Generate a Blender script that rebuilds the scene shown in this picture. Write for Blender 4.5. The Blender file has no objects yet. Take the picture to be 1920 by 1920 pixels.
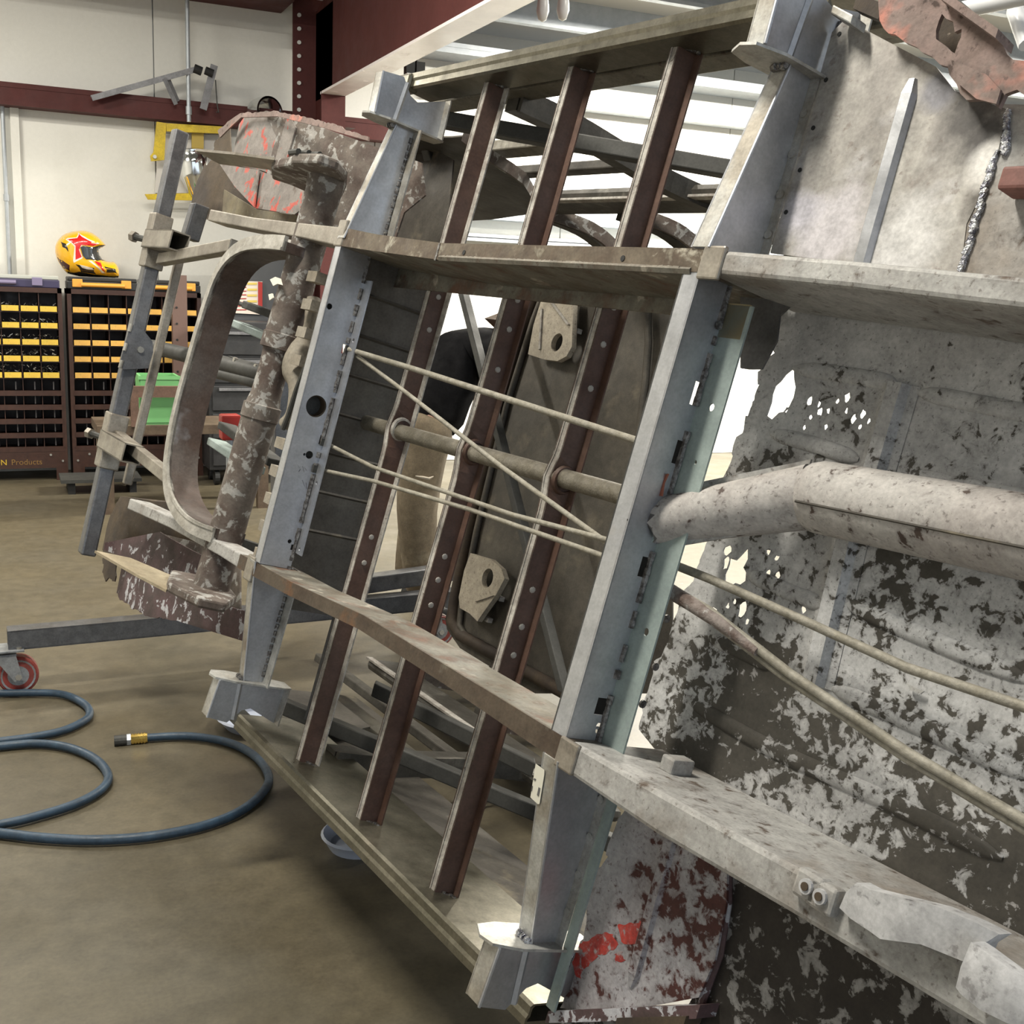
import bpy, bmesh, math, random
from mathutils import Vector, Matrix, noise
from mathutils import geometry as mg
rnd = random.Random(7)
SC = bpy.context.scene
COL = SC.collection
# ------------------------------------------------------------------ camera, sky, lights, exposure
FPX = 2099.12                                   # focal length in pixels of a 1920 px frame
CM = Matrix(((0.911993708, -0.043611926, 0.407879242),
             (-0.408286514, -0.192541858, 0.892317071),
             (0.039618161, -0.980319148, -0.193403124)))      # camera (right, down, forward) -> world
CH = 1.3
cam_d = bpy.data.cameras.new('camera'); cam = bpy.data.objects.new('camera', cam_d); COL.objects.link(cam)
cam_d.sensor_width = 36; cam_d.lens = 36 * FPX / 1920; cam_d.clip_start = .05
m = CM.to_4x4(); m.col[1] *= -1; m.col[2] *= -1; m.translation = (0, 0, CH); m[3][3] = 1
cam.matrix_world = m
SC.camera = cam
W = bpy.data.worlds.new('sky'); SC.world = W; W.use_nodes = True
bg = W.node_tree.nodes['Background']; bg.inputs[0].default_value = (.80, .90, 1, 1); bg.inputs[1].default_value = 1.5
SC.view_settings.view_transform = 'Standard'; SC.view_settings.look = 'None'
SC.view_settings.exposure = 0.0; SC.view_settings.gamma = 1; SC.view_settings.use_curve_mapping = False

def lamp(x, y, z, sx, sy, power, col=(1, .95, .84)):
    d = bpy.data.lights.new('fill_light', 'AREA'); d.shape = 'RECTANGLE'; d.size = sx; d.size_y = sy
    d.energy = power; d.color = col
    o = bpy.data.objects.new('fill_light', d); COL.objects.link(o); o.location = (x, y, z)
FILL_LAMPS = [(-1.4, 5.9, 60), (.9, 4.4, 35), (4.6, 6.3, 240), (3.9, 2.6, 80), (7.8, 6.0, 240), (7.6, 3., 120), (-.45, 1.9, 82)]  # added area lights that brighten the van and the back wall
def ceil_z(y): return 3.12 + .22 * (8 - y)
for x, y, p in FILL_LAMPS: lamp(x, y, ceil_z(y) - .36, 1.2, .22, p * 2.2)

# ------------------------------------------------------------------ frames: the van body leans on its side
MB = Matrix(((0.167241967, 0.268892912, -0.948539275),
             (-0.9855664, 0.019981477, -0.168105934),
             (-0.02624887, 0.96296279, 0.268353571)))
TB = Vector((0.688640356, 1.598680224, 1.03527894))
BODY = MB.to_4x4(); BODY.translation = TB
MBI = MB.transposed()
def wray(px, py): return CM @ Vector(((px - 960) / FPX, (py - 960) / FPX, 1)), Vector((0, 0, CH))
def wp(px, py, ax, val):
    d, o = wray(px, py); return o + d * ((val - o[ax]) / d[ax])
def bp(px, py, ax, val):
    d, o = wray(px, py); d = MBI @ d; o = MBI @ (o - TB); return o + d * ((val - o[ax]) / d[ax])
def bw(px, py, w): return bp(px, py, 2, w)
def bv(px, py, v): return bp(px, py, 1, v)
def bu(px, py, u): return bp(px, py, 0, u)

# ------------------------------------------------------------------ materials
MATS = {}
def mat(name, c1, c2=None, s=6, t=(.4, .6), rough=.6, metal=0., c3=None, s3=30, t3=.62, w3=.03, bump=.15, bs=60, dist=0., stretch=None, c4=None, s4=3, t4=.6, w4=.1, spec=.5, grad=None, coat=0, grime=None, lf=.35, gs=38, gmax=9, spots=()):
    """two-tone noise base, sharp chips (c3), soft large stains (c4). grad=(x,y,z,off) shifts the chip threshold over the part"""
    M = bpy.data.materials.new(name); M.use_nodes = True; nt = M.node_tree; N = nt.nodes; L = nt.links
    B = N['Principled BSDF']; tc = N.new('ShaderNodeTexCoord'); src = tc.outputs['Object']
    if stretch:
        mp = N.new('ShaderNodeMapping'); mp.inputs['Scale'].default_value = stretch; L.new(src, mp.inputs[0]); src2 = mp.outputs[0]
    else: src2 = src
    def nz(scale, det=5, v=None, dd=0.):
        n = N.new('ShaderNodeTexNoise'); n.inputs['Scale'].default_value = scale; n.inputs['Detail'].default_value = det
        n.inputs['Roughness'].default_value = .6; n.inputs['Distortion'].default_value = dd; L.new(v or src2, n.inputs['Vector']); return n.outputs['Fac']
    def step(val, a, b):
        r = N.new('ShaderNodeMapRange'); r.inputs[1].default_value = a; r.inputs[2].default_value = b; L.new(val, r.inputs[0]); return r.outputs[0]
    def mix(f, a, b):
        x = N.new('ShaderNodeMix'); x.data_type = 'RGBA'; L.new(f, x.inputs[0])
        for i, q in ((6, a), (7, b)):
            if isinstance(q, tuple): x.inputs[i].default_value = (*q, 1)
            else: L.new(q, x.inputs[i])
        return x.outputs[2]
    def math_(op, a, b):
        x = N.new('ShaderNodeMath'); x.operation = op
        for i, q in ((0, a), (1, b)):
            if isinstance(q, (int, float)): x.inputs[i].default_value = q
            else: L.new(q, x.inputs[i])
        return x.outputs[0]
    col = c1
    if c2: col = mix(step(nz(s, 6, None, dist), *t), c1, c2)
    if c4: col = mix(step(nz(s4, 4, src), t4, t4 + w4), col if not isinstance(col, tuple) else c1, c4)
    fac3 = None
    if c3:
        v = nz(s3, 6, src, .4)
        if grad:
            sp = N.new('ShaderNodeSeparateXYZ'); L.new(src, sp.inputs[0])
            g = grad[3]
            for i in range(3):
                if grad[i]: g = math_('ADD', g, math_('MULTIPLY', sp.outputs[i], grad[i])) if not isinstance(g, (int, float)) else math_('ADD', math_('MULTIPLY', sp.outputs[i], grad[i]), g)
            v = math_('ADD', v, math_('MULTIPLY', math_('SUBTRACT', nz(5, 3, src), .5), lf))
            v = math_('ADD', v, math_('MINIMUM', g, gmax))
        fac3 = step(v, t3, t3 + w3)
        if grime is None:                                     # stained halo round the chips and fine rust specks
            halo = tuple(.55 * a + .30 * b for a, b in zip(c3, c1)) if max(c3) < max(c1) else c1
            col = mix(math_('MULTIPLY', step(v, t3 - .07, t3), .5), col, halo)
            if max(c3) < max(c1): col = mix(math_('MULTIPLY', step(nz(s3 * 3.6, 6, src), .60, .66), .8), col, halo)
        col = mix(fac3, col, c3)
    for c_, r_, k_ in spots:                                  # scorch and grinding marks with a shape of their own
        vd = N.new('ShaderNodeVectorMath'); vd.operation = 'DISTANCE'; L.new(src, vd.inputs[0]); vd.inputs[1].default_value = c_
        dd_ = math_('ADD', math_('DIVIDE', vd.outputs['Value'], r_), math_('MULTIPLY', math_('SUBTRACT', nz(14, 6, src), .5), 1.6))
        x = N.new('ShaderNodeMapRange'); x.inputs[1].default_value = 1.1; x.inputs[2].default_value = .45; L.new(dd_, x.inputs[0]); x.inputs[4].default_value = .85
        col = mix(x.outputs[0], col, k_)
    if grime is None: grime = .0 if not c2 else .32
    if grime:
        r = N.new('ShaderNodeMapRange'); r.inputs[1].default_value = .36; r.inputs[2].default_value = .64; r.inputs[3].default_value = 1 - grime; r.inputs[4].default_value = 1 + .35 * grime
        L.new(math_('ADD', math_('MULTIPLY', nz(gs, 9, src), .55), math_('MULTIPLY', nz(gs * 5, 5, src), .45)), r.inputs[0]); x = N.new('ShaderNodeMix'); x.data_type = 'RGBA'; x.blend_type = 'MULTIPLY'; x.inputs[0].default_value = 1
        L.new(col, x.inputs[6]) if not isinstance(col, tuple) else setattr(x.inputs[6], 'default_value', (*col, 1)); L.new(r.outputs[0], x.inputs[7]); col = x.outputs[2]
    if isinstance(col, tuple): B.inputs['Base Color'].default_value = (*col, 1)
    else: L.new(col, B.inputs['Base Color'])
    B.inputs['Metallic'].default_value = metal
    B.inputs['Specular IOR Level'].default_value = spec
    if coat: B.inputs['Coat Weight'].default_value = coat
    rr = step(nz(s * 2.3, 4), .3, .7)
    L.new(math_('ADD', math_('MULTIPLY', rr, .18), max(0, rough - .09)), B.inputs['Roughness'])
    if fac3 is not None and metal > .3:
        L.new(math_('MULTIPLY', math_('SUBTRACT', 1., fac3), metal), B.inputs['Metallic'])
    if bump:
        bn = N.new('ShaderNodeBump'); bn.inputs['Strength'].default_value = bump; bn.inputs['Distance'].default_value = .003
        L.new(nz(bs, 4, src), bn.inputs['Height']); L.new(bn.outputs[0], B.inputs['Normal'])
    MATS[name] = M; return M
def flat(name, c, rough=.5, metal=0., **k): return mat(name, c, None, rough=rough, metal=metal, bump=k.pop('bump', 0), **k)

steel = mat('bare_steel', (.52, .53, .55), (.44, .45, .48), grime=.18, s=5, rough=.42, metal=.85, bump=.05, bs=200, c4=(.40, .36, .31), s4=5, t4=.66, w4=.15)
steel_warm = mat('bare_steel_heat', (.50, .50, .48), (.36, .33, .28), s=9, rough=.56, metal=.7, bump=.06, c4=(.20, .15, .12), s4=8, t4=.62, w4=.12)
rocker_m = mat('rocker_steel', (.20, .185, .145), (.15, .14, .105), s=6, rough=.36, metal=.85, bump=.06, c4=(.20, .18, .14), s4=5, t4=.6)
zinc = mat('zinc_strip', (.36, .43, .41), (.30, .36, .35), grime=.18, s=6, rough=.55, metal=.35, bump=.05)
rail_m = mat('rail_rust', (.20, .19, .16), (.15, .13, .10), s=9, t=(.42, .62), rough=.7, metal=.35, c3=(.12, .055, .03), s3=16, t3=.57, w3=.12, c4=(.40, .37, .31), s4=14, t4=.62, w4=.05, bump=.3)
front_m = mat('blasted_steel', (.46, .455, .44), (.36, .35, .335), s=5, rough=.72, metal=.25, c3=(.12, .09, .07), s3=34, t3=.63, w3=.06, c4=(.27, .235, .20), s4=5, t4=.55, w4=.15, bump=.25)
hat_m = mat('red_oxide', (.080, .039, .026), (.120, .072, .055), s=7, t=(.4, .7), rough=.62, metal=.1, c3=(.30, .27, .26), s3=24, t3=.70, w3=.08, bump=.15)
hat_edge = mat('blasted_edge', (.50, .48, .44), (.33, .30, .27), s=30, rough=.75, metal=.2, c3=(.14, .11, .09), s3=70, t3=.66, bump=.3)
tube_m = mat('grit_tube', (.24, .22, .18), (.19, .17, .13), s=40, rough=.62, metal=.45, bump=.5, bs=260)
rod_m = mat('dusty_rod', (.35, .33, .28), (.28, .26, .21), s=40, rough=.7, metal=.3, bump=.3, bs=300)
pan_m = mat('floor_pan_paint', (.50, .50, .50), (.41, .405, .40), s=4, rough=.75, metal=.05, c3=(.062, .056, .046), s3=54, t3=.60, w3=.03, grad=(.40, -.34, 0, -.175), lf=.95, gmax=.11, c4=(.33, .29, .26), s4=5, t4=.58, w4=.15, bump=.2)
arch_m = mat('wheel_arch_paint', (.34, .33, .32), (.27, .26, .25), s=4, rough=.8, c3=(.032, .026, .021), s3=40, t3=.43, w3=.03, lf=.8, bump=.2)
red_m = mat('red_panel', (.40, .39, .41), (.33, .31, .32), s=5, rough=.75, metal=.1, c3=(.075, .024, .020), s3=48, t3=.60, w3=.05, grad=(1.1, .0, 0, -.47), lf=.6, gmax=.14, c4=(.20, .16, .16), s4=7, t4=.60, bump=.25)
redchip = mat('red_paint_chip', (.52, .055, .04), (.26, .025, .022), s=30, rough=.6, c3=(.36, .30, .30), s3=70, t3=.58)
clean_m = mat('ground_panel', (.52, .50, .46), (.33, .31, .29), s=5, rough=.5, metal=.25, c3=(.20, .15, .13), s3=15, t3=.66, w3=.15, c4=(.72, .71, .74), s4=6, t4=.56, w4=.16, bump=.08, stretch=(1, .35, 1),
    spots=[(tuple(bw(1815, 225, -.09)), .055, (.05, .045, .045)), (tuple(bw(1845, 250, -.09)), .04, (.045, .04, .04)), (tuple(bw(1862, 380, -.09)), .035, (.08, .07, .06)), (tuple(bw(1760, 170, -.09)), .03, (.20, .20, .23)),
           (tuple(bw(1855, 300, -.09)), .03, (.75, .73, .70)), (tuple(bw(1560, 430, -.09)), .06, (.66, .63, .66)), (tuple(bw(1690, 460, -.09)), .06, (.72, .71, .70)), (tuple(bw(1500, 400, -.09)), .035, (.62, .60, .66))])
nose_m = mat('rusty_nose', (.27, .19, .17), (.20, .145, .125), s=9, rough=.75, c3=(.055, .03, .022), s3=26, t3=.64, c4=(.50, .20, .15), s4=7, t4=.58, w4=.08, bump=.3)
rear_m = mat('rear_scale', (.17, .145, .125), (.10, .072, .06), s=8, rough=.75, metal=.15, c3=(.36, .35, .33), s3=30, t3=.55, lf=.7, w3=.03, c4=(.10, .075, .065), s4=6, t4=.55, bump=.3)
rearred_m = mat('rear_red_remnant', (.26, .235, .215), (.20, .175, .16), s=8, rough=.72, metal=.1, c3=(.52, .10, .075), s3=18, t3=.57, lf=.7, w3=.03, c4=(.11, .08, .06), s4=14, t4=.62, bump=.2)
lowwell_m = mat('lower_well_flake', (.095, .055, .058), (.06, .04, .038), s=9, rough=.75, c3=(.44, .44, .47), s3=24, t3=.57, lf=.7, w3=.015, bump=.3)
brown_m = mat('rust_brown', (.040, .028, .020), (.075, .052, .03), s=5, rough=.8, c3=(.30, .25, .20), s3=40, t3=.70, bump=.3)
cradle_m = mat('cradle_brown', (.115, .080, .066), (.155, .130, .118), s=7, rough=.5, metal=.35, c4=(.34, .34, .36), s4=5, t4=.60, bump=.1)
cradle_edge = mat('cradle_rim', (.48, .46, .42), (.36, .34, .30), s=20, rough=.65, metal=.3, bump=.3)
dark_m = mat('dark_interior', (.080, .072, .060), (.055, .048, .040), s=5, rough=.7, metal=.2, c4=(.14, .12, .085), s4=7, t4=.58, bump=.2)
bulk_m = mat('bulkhead_grey', (.125, .115, .10), (.105, .095, .083), s=6, rough=.75, bump=.1)
frame_m = mat('window_frame_dark', (.055, .050, .042), (.085, .078, .066), s=9, rough=.6, metal=.3, c4=(.16, .15, .13), s4=10, t4=.60, bump=.2)
sill_d = mat('sill_shaded', (.105, .096, .074), (.07, .063, .048), s=9, rough=.55, metal=.3, c3=(.05, .035, .022), s3=30, t3=.60, bump=.2)  # darker copy of the olive sill, shade painted in for the lower side
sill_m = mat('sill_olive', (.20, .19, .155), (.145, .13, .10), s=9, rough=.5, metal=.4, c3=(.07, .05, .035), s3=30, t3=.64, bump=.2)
roof_m = mat('roof_inner', (.10, .088, .070), (.065, .058, .048), s=4, rough=.6, metal=.3, c4=(.17, .145, .105), s4=5, t4=.56, w4=.15, bump=.15)
cream_m = mat('cream_plate', (.42, .37, .29), (.34, .30, .235), s=7, rough=.65, c3=(.08, .055, .035), s3=30, t3=.70, bump=.1)
brace_m = mat('mill_steel', (.060, .060, .055), (.045, .045, .042), s=6, rough=.6, metal=.2, bump=.1)
fix_m = mat('fixture_steel', (.19, .19, .195), (.15, .152, .16), s=8, rough=.42, metal=.7, c4=(.20, .18, .15), s4=5, t4=.66, bump=.05)
clampm = mat('clamp_steel', (.36, .33, .28), (.28, .25, .21), s=9, rough=.45, metal=.6, bump=.05)
weld_m = mat('weld_bead', (.10, .09, .085), (.30, .29, .28), s=120, rough=.4, metal=.8, bump=.6, bs=300)
weldhot = mat('weld_bead_bright', (.62, .63, .64), (.20, .20, .24), s=140, rough=.25, metal=1, bump=.6, bs=300)
black_m = flat('black', (.012, .012, .012), .7)
sticker_m = flat('sticker_paper', (.72, .70, .60), .6)
print_m = flat('sticker_print', (.12, .12, .12), .7)
bolt_m = flat('bolt_zinc', (.55, .53, .48), .35, .9)
red_beam = mat('red_oxide_beam', (.085, .024, .022), (.072, .020, .018), grime=.15, s=3, rough=.6, spec=.25, bump=.03)
flange_glare = mat('beam_flange_glare', (.80, .74, .74), (.76, .70, .70), grime=.05, s=3, rough=.2, bump=0)  # red flange coloured near white: bright reflection painted into its base colour
wall_m = mat('wall_liner', grime=.05, c1=(.72, .71, .66), c2=(.69, .68, .63), s=1.5, t=(.3, .7), rough=.6, c4=(.62, .61, .56), s4=1.1, t4=.60, w4=.2, bump=.05, bs=8)
girt_g = mat('galvanised', (.46, .49, .52), (.41, .44, .47), grime=.06, s=14, rough=.45, metal=.4, bump=.05)
ceil_m = mat('ceiling_liner', (.66, .68, .70), None, rough=.6, bump=.03)
floor_m = mat('concrete_floor', (.118, .098, .061), (.090, .077, .052), s=1.6, t=(.3, .7), rough=.42, c3=(.25, .23, .18), s3=9, t3=.72, w3=.02, c4=(.082, .074, .056), s4=.7, t4=.45, w4=.3, grime=.3, gs=20, bump=.08, bs=30)

# ------------------------------------------------------------------ mesh helpers
class MBd:
    def __init__(s): s.v = []; s.f = []
    def add(s, vs, fs):
        n = len(s.v); s.v += [Vector(q) for q in vs]; s.f += [tuple(i + n for i in q) for q in fs]; return s
    def box(s, a, b):
        x0, y0, z0 = a; x1, y1, z1 = b
        return s.add([(x0, y0, z0), (x1, y0, z0), (x1, y1, z0), (x0, y1, z0), (x0, y0, z1), (x1, y0, z1), (x1, y1, z1), (x0, y1, z1)],
                     [(0, 3, 2, 1), (4, 5, 6, 7), (0, 1, 5, 4), (1, 2, 6, 5), (2, 3, 7, 6), (3, 0, 4, 7)])
    def loft(s, rings, cap=True, loop=False):
        n = len(rings[0]); vs = [q for r in rings for q in r]; fs = []
        R = len(rings)
        for i in range(R if loop else R - 1):
            for j in range(n):
                fs.append((i * n + j, i * n + (j + 1) % n, ((i + 1) % R) * n + (j + 1) % n, ((i + 1) % R) * n + j))
        if cap and not loop: fs += [tuple(range(n))[::-1], tuple((R - 1) * n + j for j in range(n))]
        return s.add(vs, fs)
    def plate(s, loops, off):
        loops = [[Vector(q) for q in l] for l in loops]; off = Vector(off)
        tri = mg.tessellate_polygon(loops); pts = [q for l in loops for q in l]; n = len(pts)
        vs = pts + [q + off for q in pts]; fs = [tuple(t) for t in tri] + [tuple(i + n for i in t[::-1]) for t in tri]
        k = 0
        for l in loops:
            for j in range(len(l)): a = k + j; b = k + (j + 1) % len(l); fs.append((a, b, b + n, a + n))
            k += len(l)
        return s.add(vs, fs)
    def tube(s, path, r, n=12, cap=True):
        path = [Vector(q) for q in path]; rings = []; up = None
        for i, q in enumerate(path):
            t = (path[min(i + 1, len(path) - 1)] - path[max(i - 1, 0)]).normalized()
            if up is None: up = t.orthogonal().normalized()
            up = (up - t * up.dot(t)).normalized(); sd = t.cross(up); rr = r[i] if isinstance(r, (list, tuple)) else r
            rings.append([q + (up * math.cos(2 * math.pi * k / n) + sd * math.sin(2 * math.pi * k / n)) * rr for k in range(n)])
        return s.loft(rings, cap)
    def beam(s, a, b, wv, hv):
        """box between a and b; wv, hv full-width vectors of the section"""
        a, b, wv, hv = Vector(a), Vector(b), Vector(wv) / 2, Vector(hv) / 2
        return s.loft([[q - wv - hv, q + wv - hv, q + wv + hv, q - wv + hv] for q in (a, b)])
    def cyl(s, c, ax, r, h, n=16):
        c, ax = Vector(c), Vector(ax).normalized(); return s.tube([c - ax * h / 2, c + ax * h / 2], r, n)
    def mesh(s, name, m, smooth=False, bevel=0):
        me = bpy.data.meshes.new(name); me.from_pydata([tuple(q) for q in s.v], [], s.f); me.update()
        b = bmesh.new(); b.from_mesh(me); bmesh.ops.recalc_face_normals(b, faces=b.faces)
        if bevel:
            bmesh.ops.remove_doubles(b, verts=b.verts, dist=1e-5)
            ed = [e for e in b.edges if len(e.link_faces) == 2 and e.calc_face_angle(0) > .6]
            bmesh.ops.bevel(b, geom=ed, offset=bevel, segments=2, affect='EDGES', profile=.5, clamp_overlap=True)
        b.to_mesh(me); b.free(); me.materials.append(m)
        if smooth:
            me.shade_smooth(); me.set_sharp_from_angle(angle=math.radians(smooth if smooth > 1 else 40))
        return me
    def build(s, name, m, parent=None, smooth=False, bevel=0, kind=None):
        return link(name, s.mesh(name, m, smooth, bevel), parent, kind)
def link(name, me, parent=None, kind=None):
    o = bpy.data.objects.new(name, me); COL.objects.link(o)
    if parent: o.parent = parent
    if kind: o['kind'] = kind
    return o
def tag(o, label, cat, group=None):
    o['label'] = label; o['category'] = cat
    if group: o['group'] = group
    return o
def empty(name, label, cat, loc=(0, 0, 0), group=None, rz=0):
    o = bpy.data.objects.new(name, None); COL.objects.link(o); o.location = loc; o.rotation_euler = (0, 0, rz); o.empty_display_size = .1
    return tag(o, label, cat, group)
def circ(c, a, b, r, n=20, r2=None):
    c, a, b = Vector(c), Vector(a), Vector(b); r2 = r2 or r
    return [c + a * math.cos(2 * math.pi * k / n) * r + b * math.sin(2 * math.pi * k / n) * r2 for k in range(n)]
def ragged(pts, amp, step, seed=0, edges=None):
    out = []; n = len(pts)
    for i in range(n):
        a, b = Vector(pts[i]), Vector(pts[(i + 1) % n]); out.append(a)
        if edges is not None and i not in edges: continue
        k = max(1, int((b - a).length / step)); d = (b - a).normalized()
        for j in range(1, k):
            q = a + (b - a) * j / k
            q2 = Vector((noise.noise(q * 23 + Vector((seed, 0, 0))) + .6 * noise.noise(q * 71 + Vector((seed, 3, 0))),
                         noise.noise(q * 23 + Vector((0, seed, 9))) + .6 * noise.noise(q * 71 + Vector((5, seed, 9))), 0)) * amp
            out.append(q + q2)
    return out
def pxpoly(pts, w, t=.003, hole=()): return [[bw(x, y, w) for x, y in pts]] + [[bw(x, y, w) for x, y in h] for h in hole]
def sheet(poly2, f, sp, thick, holes=()):
    """curved sheet: 2D outline sampled on a grid, f(x,y)->3D; thick = offset function or vector"""
    P = [Vector((q[0], q[1])) for q in poly2]; n = len(P); vs = list(P); eg = [(i, (i + 1) % n) for i in range(n)]
    xs = [q.x for q in P]; ys = [q.y for q in P]
    def inside(x, y):
        c = False
        for i in range(n):
            a, b = P[i], P[i - 1]
            if (a.y > y) != (b.y > y) and x < (b.x - a.x) * (y - a.y) / (b.y - a.y) + a.x: c = not c
        return c
    x = min(xs) + sp / 2
    while x < max(xs):
        y = min(ys) + sp / 2
        while y < max(ys):
            if inside(x, y): vs.append(Vector((x, y)))
            y += sp
        x += sp
    o = mg.delaunay_2d_cdt(vs, eg, [list(range(n))], 1, 1e-6)
    V2, E2, F2 = o[0], o[1], o[2]
    top = [Vector(f(q.x, q.y)) for q in V2]; th = Vector(thick) if not callable(thick) else None
    bot = [t + th for t in top] if th else [Vector(thick(q.x, q.y)) for q in V2]
    k = len(top); fs = [tuple(q) for q in F2] + [tuple(i + k for i in q[::-1]) for q in F2]
    cnt = {}
    for q in F2:
        for i in range(len(q)):
            e = (q[i], q[(i + 1) % len(q)]); cnt[e] = 1
    for (a, b) in cnt:
        if (b, a) not in cnt: fs.append((b, a, a + k, b + k))
    return top + bot, fs

# ------------------------------------------------------------------ room shell
XL, XR, YF, YB = -3.4, 12.5, -4.0, 8.0
def struct(o): o['kind'] = 'structure'; return o
struct(MBd().box((XL - .2, YF - 6, -.15), (XR + 6, YB + .3, 0)).build('floor', floor_m))
wb = struct(MBd().box((XL, YB + .03, 0), (XR, YB + .2, 3.3)).build('wall_back', ceil_m))
pan_me = {}
def wall_panel(x0, x1, z0, z1):
    MBd().box((x0 + .004, YB, z0 + .003), (x1 - .004, YB + .035, z1 - .003)).build('wall_panel', wall_m, wb)
x = XL
while x < XR - .1:
    x1 = min(x + 1.5 if x > XL else .97 - 3, XR)
    wall_panel(x, x1, 0, 2.36); wall_panel(x, x1, 2.36, 3.2); x = x1
def wall_open(name, axis, c, a0, a1, o0, o1, oz, h0, h1):
    M = MBd(); t = .15
    for (p, q, z0, z1) in ((a0, o0, 0, 9), (o1, a1, 0, 9), (o0, o1, oz, 9)):
        za, zb = (min(z1, h0), min(z1, h1))
        pts = [(p, z0), (q, z0), (q, h0 + (h1 - h0) * (q - a0) / (a1 - a0)), (p, h0 + (h1 - h0) * (p - a0) / (a1 - a0))]
        M.plate([[(c, u, z) if axis == 0 else (u, c, z) for u, z in pts]], (t, 0, 0) if axis == 0 else (0, -t, 0))
    struct(M.build(name, wall_m))
struct(MBd().plate([[(XL, YF, 0), (XL, YB, 0), (XL, YB, ceil_z(YB)), (XL, YF, ceil_z(YF))]], (-.15, 0, 0)).build('wall_left', wall_m))
wall_open('wall_right', 0, XR, YF, YB, .5, 7.2, 3.0, ceil_z(YF), ceil_z(YB))
wall_open('wall_front', 1, YF, XL, XR, -2.9, 7.5, 4.2, ceil_z(YF), ceil_z(YF))
struct(MBd().loft([[(x, YF, ceil_z(YF)), (x, YB + .1, ceil_z(YB + .1)), (x, YB + .1, ceil_z(YB + .1) + .1), (x, YF, ceil_z(YF) + .1)] for x in (XL, XR)]).build('ceiling', ceil_m))
tn = 0
def trim(M, m, **k):
    global tn; tn += 1; return struct(M.build('trim_%d' % tn, m, **k))
def girt(x0, x1, z0, z1, m, y=7.86):
    M = MBd().box((x0, y, z0), (x1, y + .006, z1)).box((x0, y + .006, z1 - .006), (x1, YB, z1)).box((x0, y + .006, z0), (x1, YB, z0 + .006))
    M.box((x0, y - .004, z1 - .03), (x1, y, z1)).box((x0, y - .004, z0), (x1, y, z0 + .03)); return trim(M, m)
zg0 = wp(0, 195, 1, 7.86).z; zg1 = wp(0, 152, 1, 7.86).z
girt(XL, 2.9, zg0, zg1, red_beam)
for p0, p1 in (((1250, 200), (1250, 222)), ((1110, 345), (1110, 362)), ((1150, 408), (1150, 427)), ((900, 438), (900, 452))):
    girt(2.9, XR, wp(*p1, 1, 7.86).z, wp(*p0, 1, 7.86).z, girt_g)
girt(2.2, XR, 2.90, 2.97, girt_g, 7.7); girt(XL, 1.8, 3.07, 3.12, red_beam, 7.6)
y = 7.35
while y > -3.5:                                  # roof purlins, each a Z section
    zc = ceil_z(y)
    M = MBd().box((XL, y, zc - .2), (XR, y + .006, zc)).box((XL, y - .06, zc - .2), (XR, y, zc - .194)).box((XL, y - .06, zc - .194), (XR, y - .054, zc - .175))
    trim(M, girt_g); y -= .56
# red steel frame: column with a bolted flange, knee and rafter
XC = 1.995
M = MBd().box((XC - .16, 7.80, 0), (XC + .16, 7.815, 3.14)).box((XC - .005, 7.38, 0), (XC + .005, 7.80, 3.05)).box((XC - .078, 7.365, 0), (XC + .078, 7.38, 2.5))
M.box((XC - .16, 7.4, 2.30), (XC - .005, 7.8, 2.312)).box((XC + .005, 7.4, 2.30), (XC + .16, 7.8, 2.312))
trim(M, red_beam)
M = MBd()
for k in range(9): M.cyl((XC - .12, 7.795, 2.35 + k * .085), (0, 1, 0), .013, .012, 10)
trim(M, flat('bolt_hole_light', (.62, .62, .60), .7))
M = MBd().plate([[(XC - .005, 7.8, 2.5), (XC - .005, -3.9, 2.5), (XC - .005, -3.9, ceil_z(-3.9) - .2), (XC - .005, 7.8, ceil_z(7.8) - .1)]], (.01, 0, 0))
trim(M, red_beam)
trim(MBd().box((XC - .078, -3.9, 2.485), (XC + .078, 7.40, 2.5)), flange_glare)
trim(MBd().tube([(1.158, 7.80, 2.29), (1.158, 7.80, 3.12)], .014, 10).cyl((1.158, 7.80, 2.36), (0, 0, 1), .02, .05, 10), girt_g, smooth=True)
trim(MBd().tube([(.058, 7.96, 1.2), (.058, 7.96, 2.30)], .013, 10).cyl((.058, 7.96, 1.75), (0, 0, 1), .018, .04, 10), girt_g, smooth=True)
trim(MBd().box((.10, 7.97, 1.2), (.15, 8.0, 2.30)), wall_m)
SPOT = ['over the bolt bin cabinets', 'above the rear of the van', 'by the back wall beyond the van', 'above the front of the van', 'in the far back corner', 'by the side door', 'above the blue hose']
for (x, y, p) in FILL_LAMPS:                          # strip light fixtures added under the purlins to carry the fill lights
    t = empty('added_strip_light', 'added white strip light fixture for fill light under the roof ' + SPOT.pop(0), 'lamp', (x, y, ceil_z(y) - .3), 'added strip lights under the roof')
    MBd().loft([[(xx, -.12, 0), (xx, .12, 0), (xx, .07, .09), (xx, -.07, .09)] for xx in (-.62, .62)]).build('housing', girt_g, t)
    for xx in (-.5, .5): MBd().box((xx - .004, -.004, .09), (xx + .004, .004, .31)).build('hanger', girt_g, t)

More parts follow.
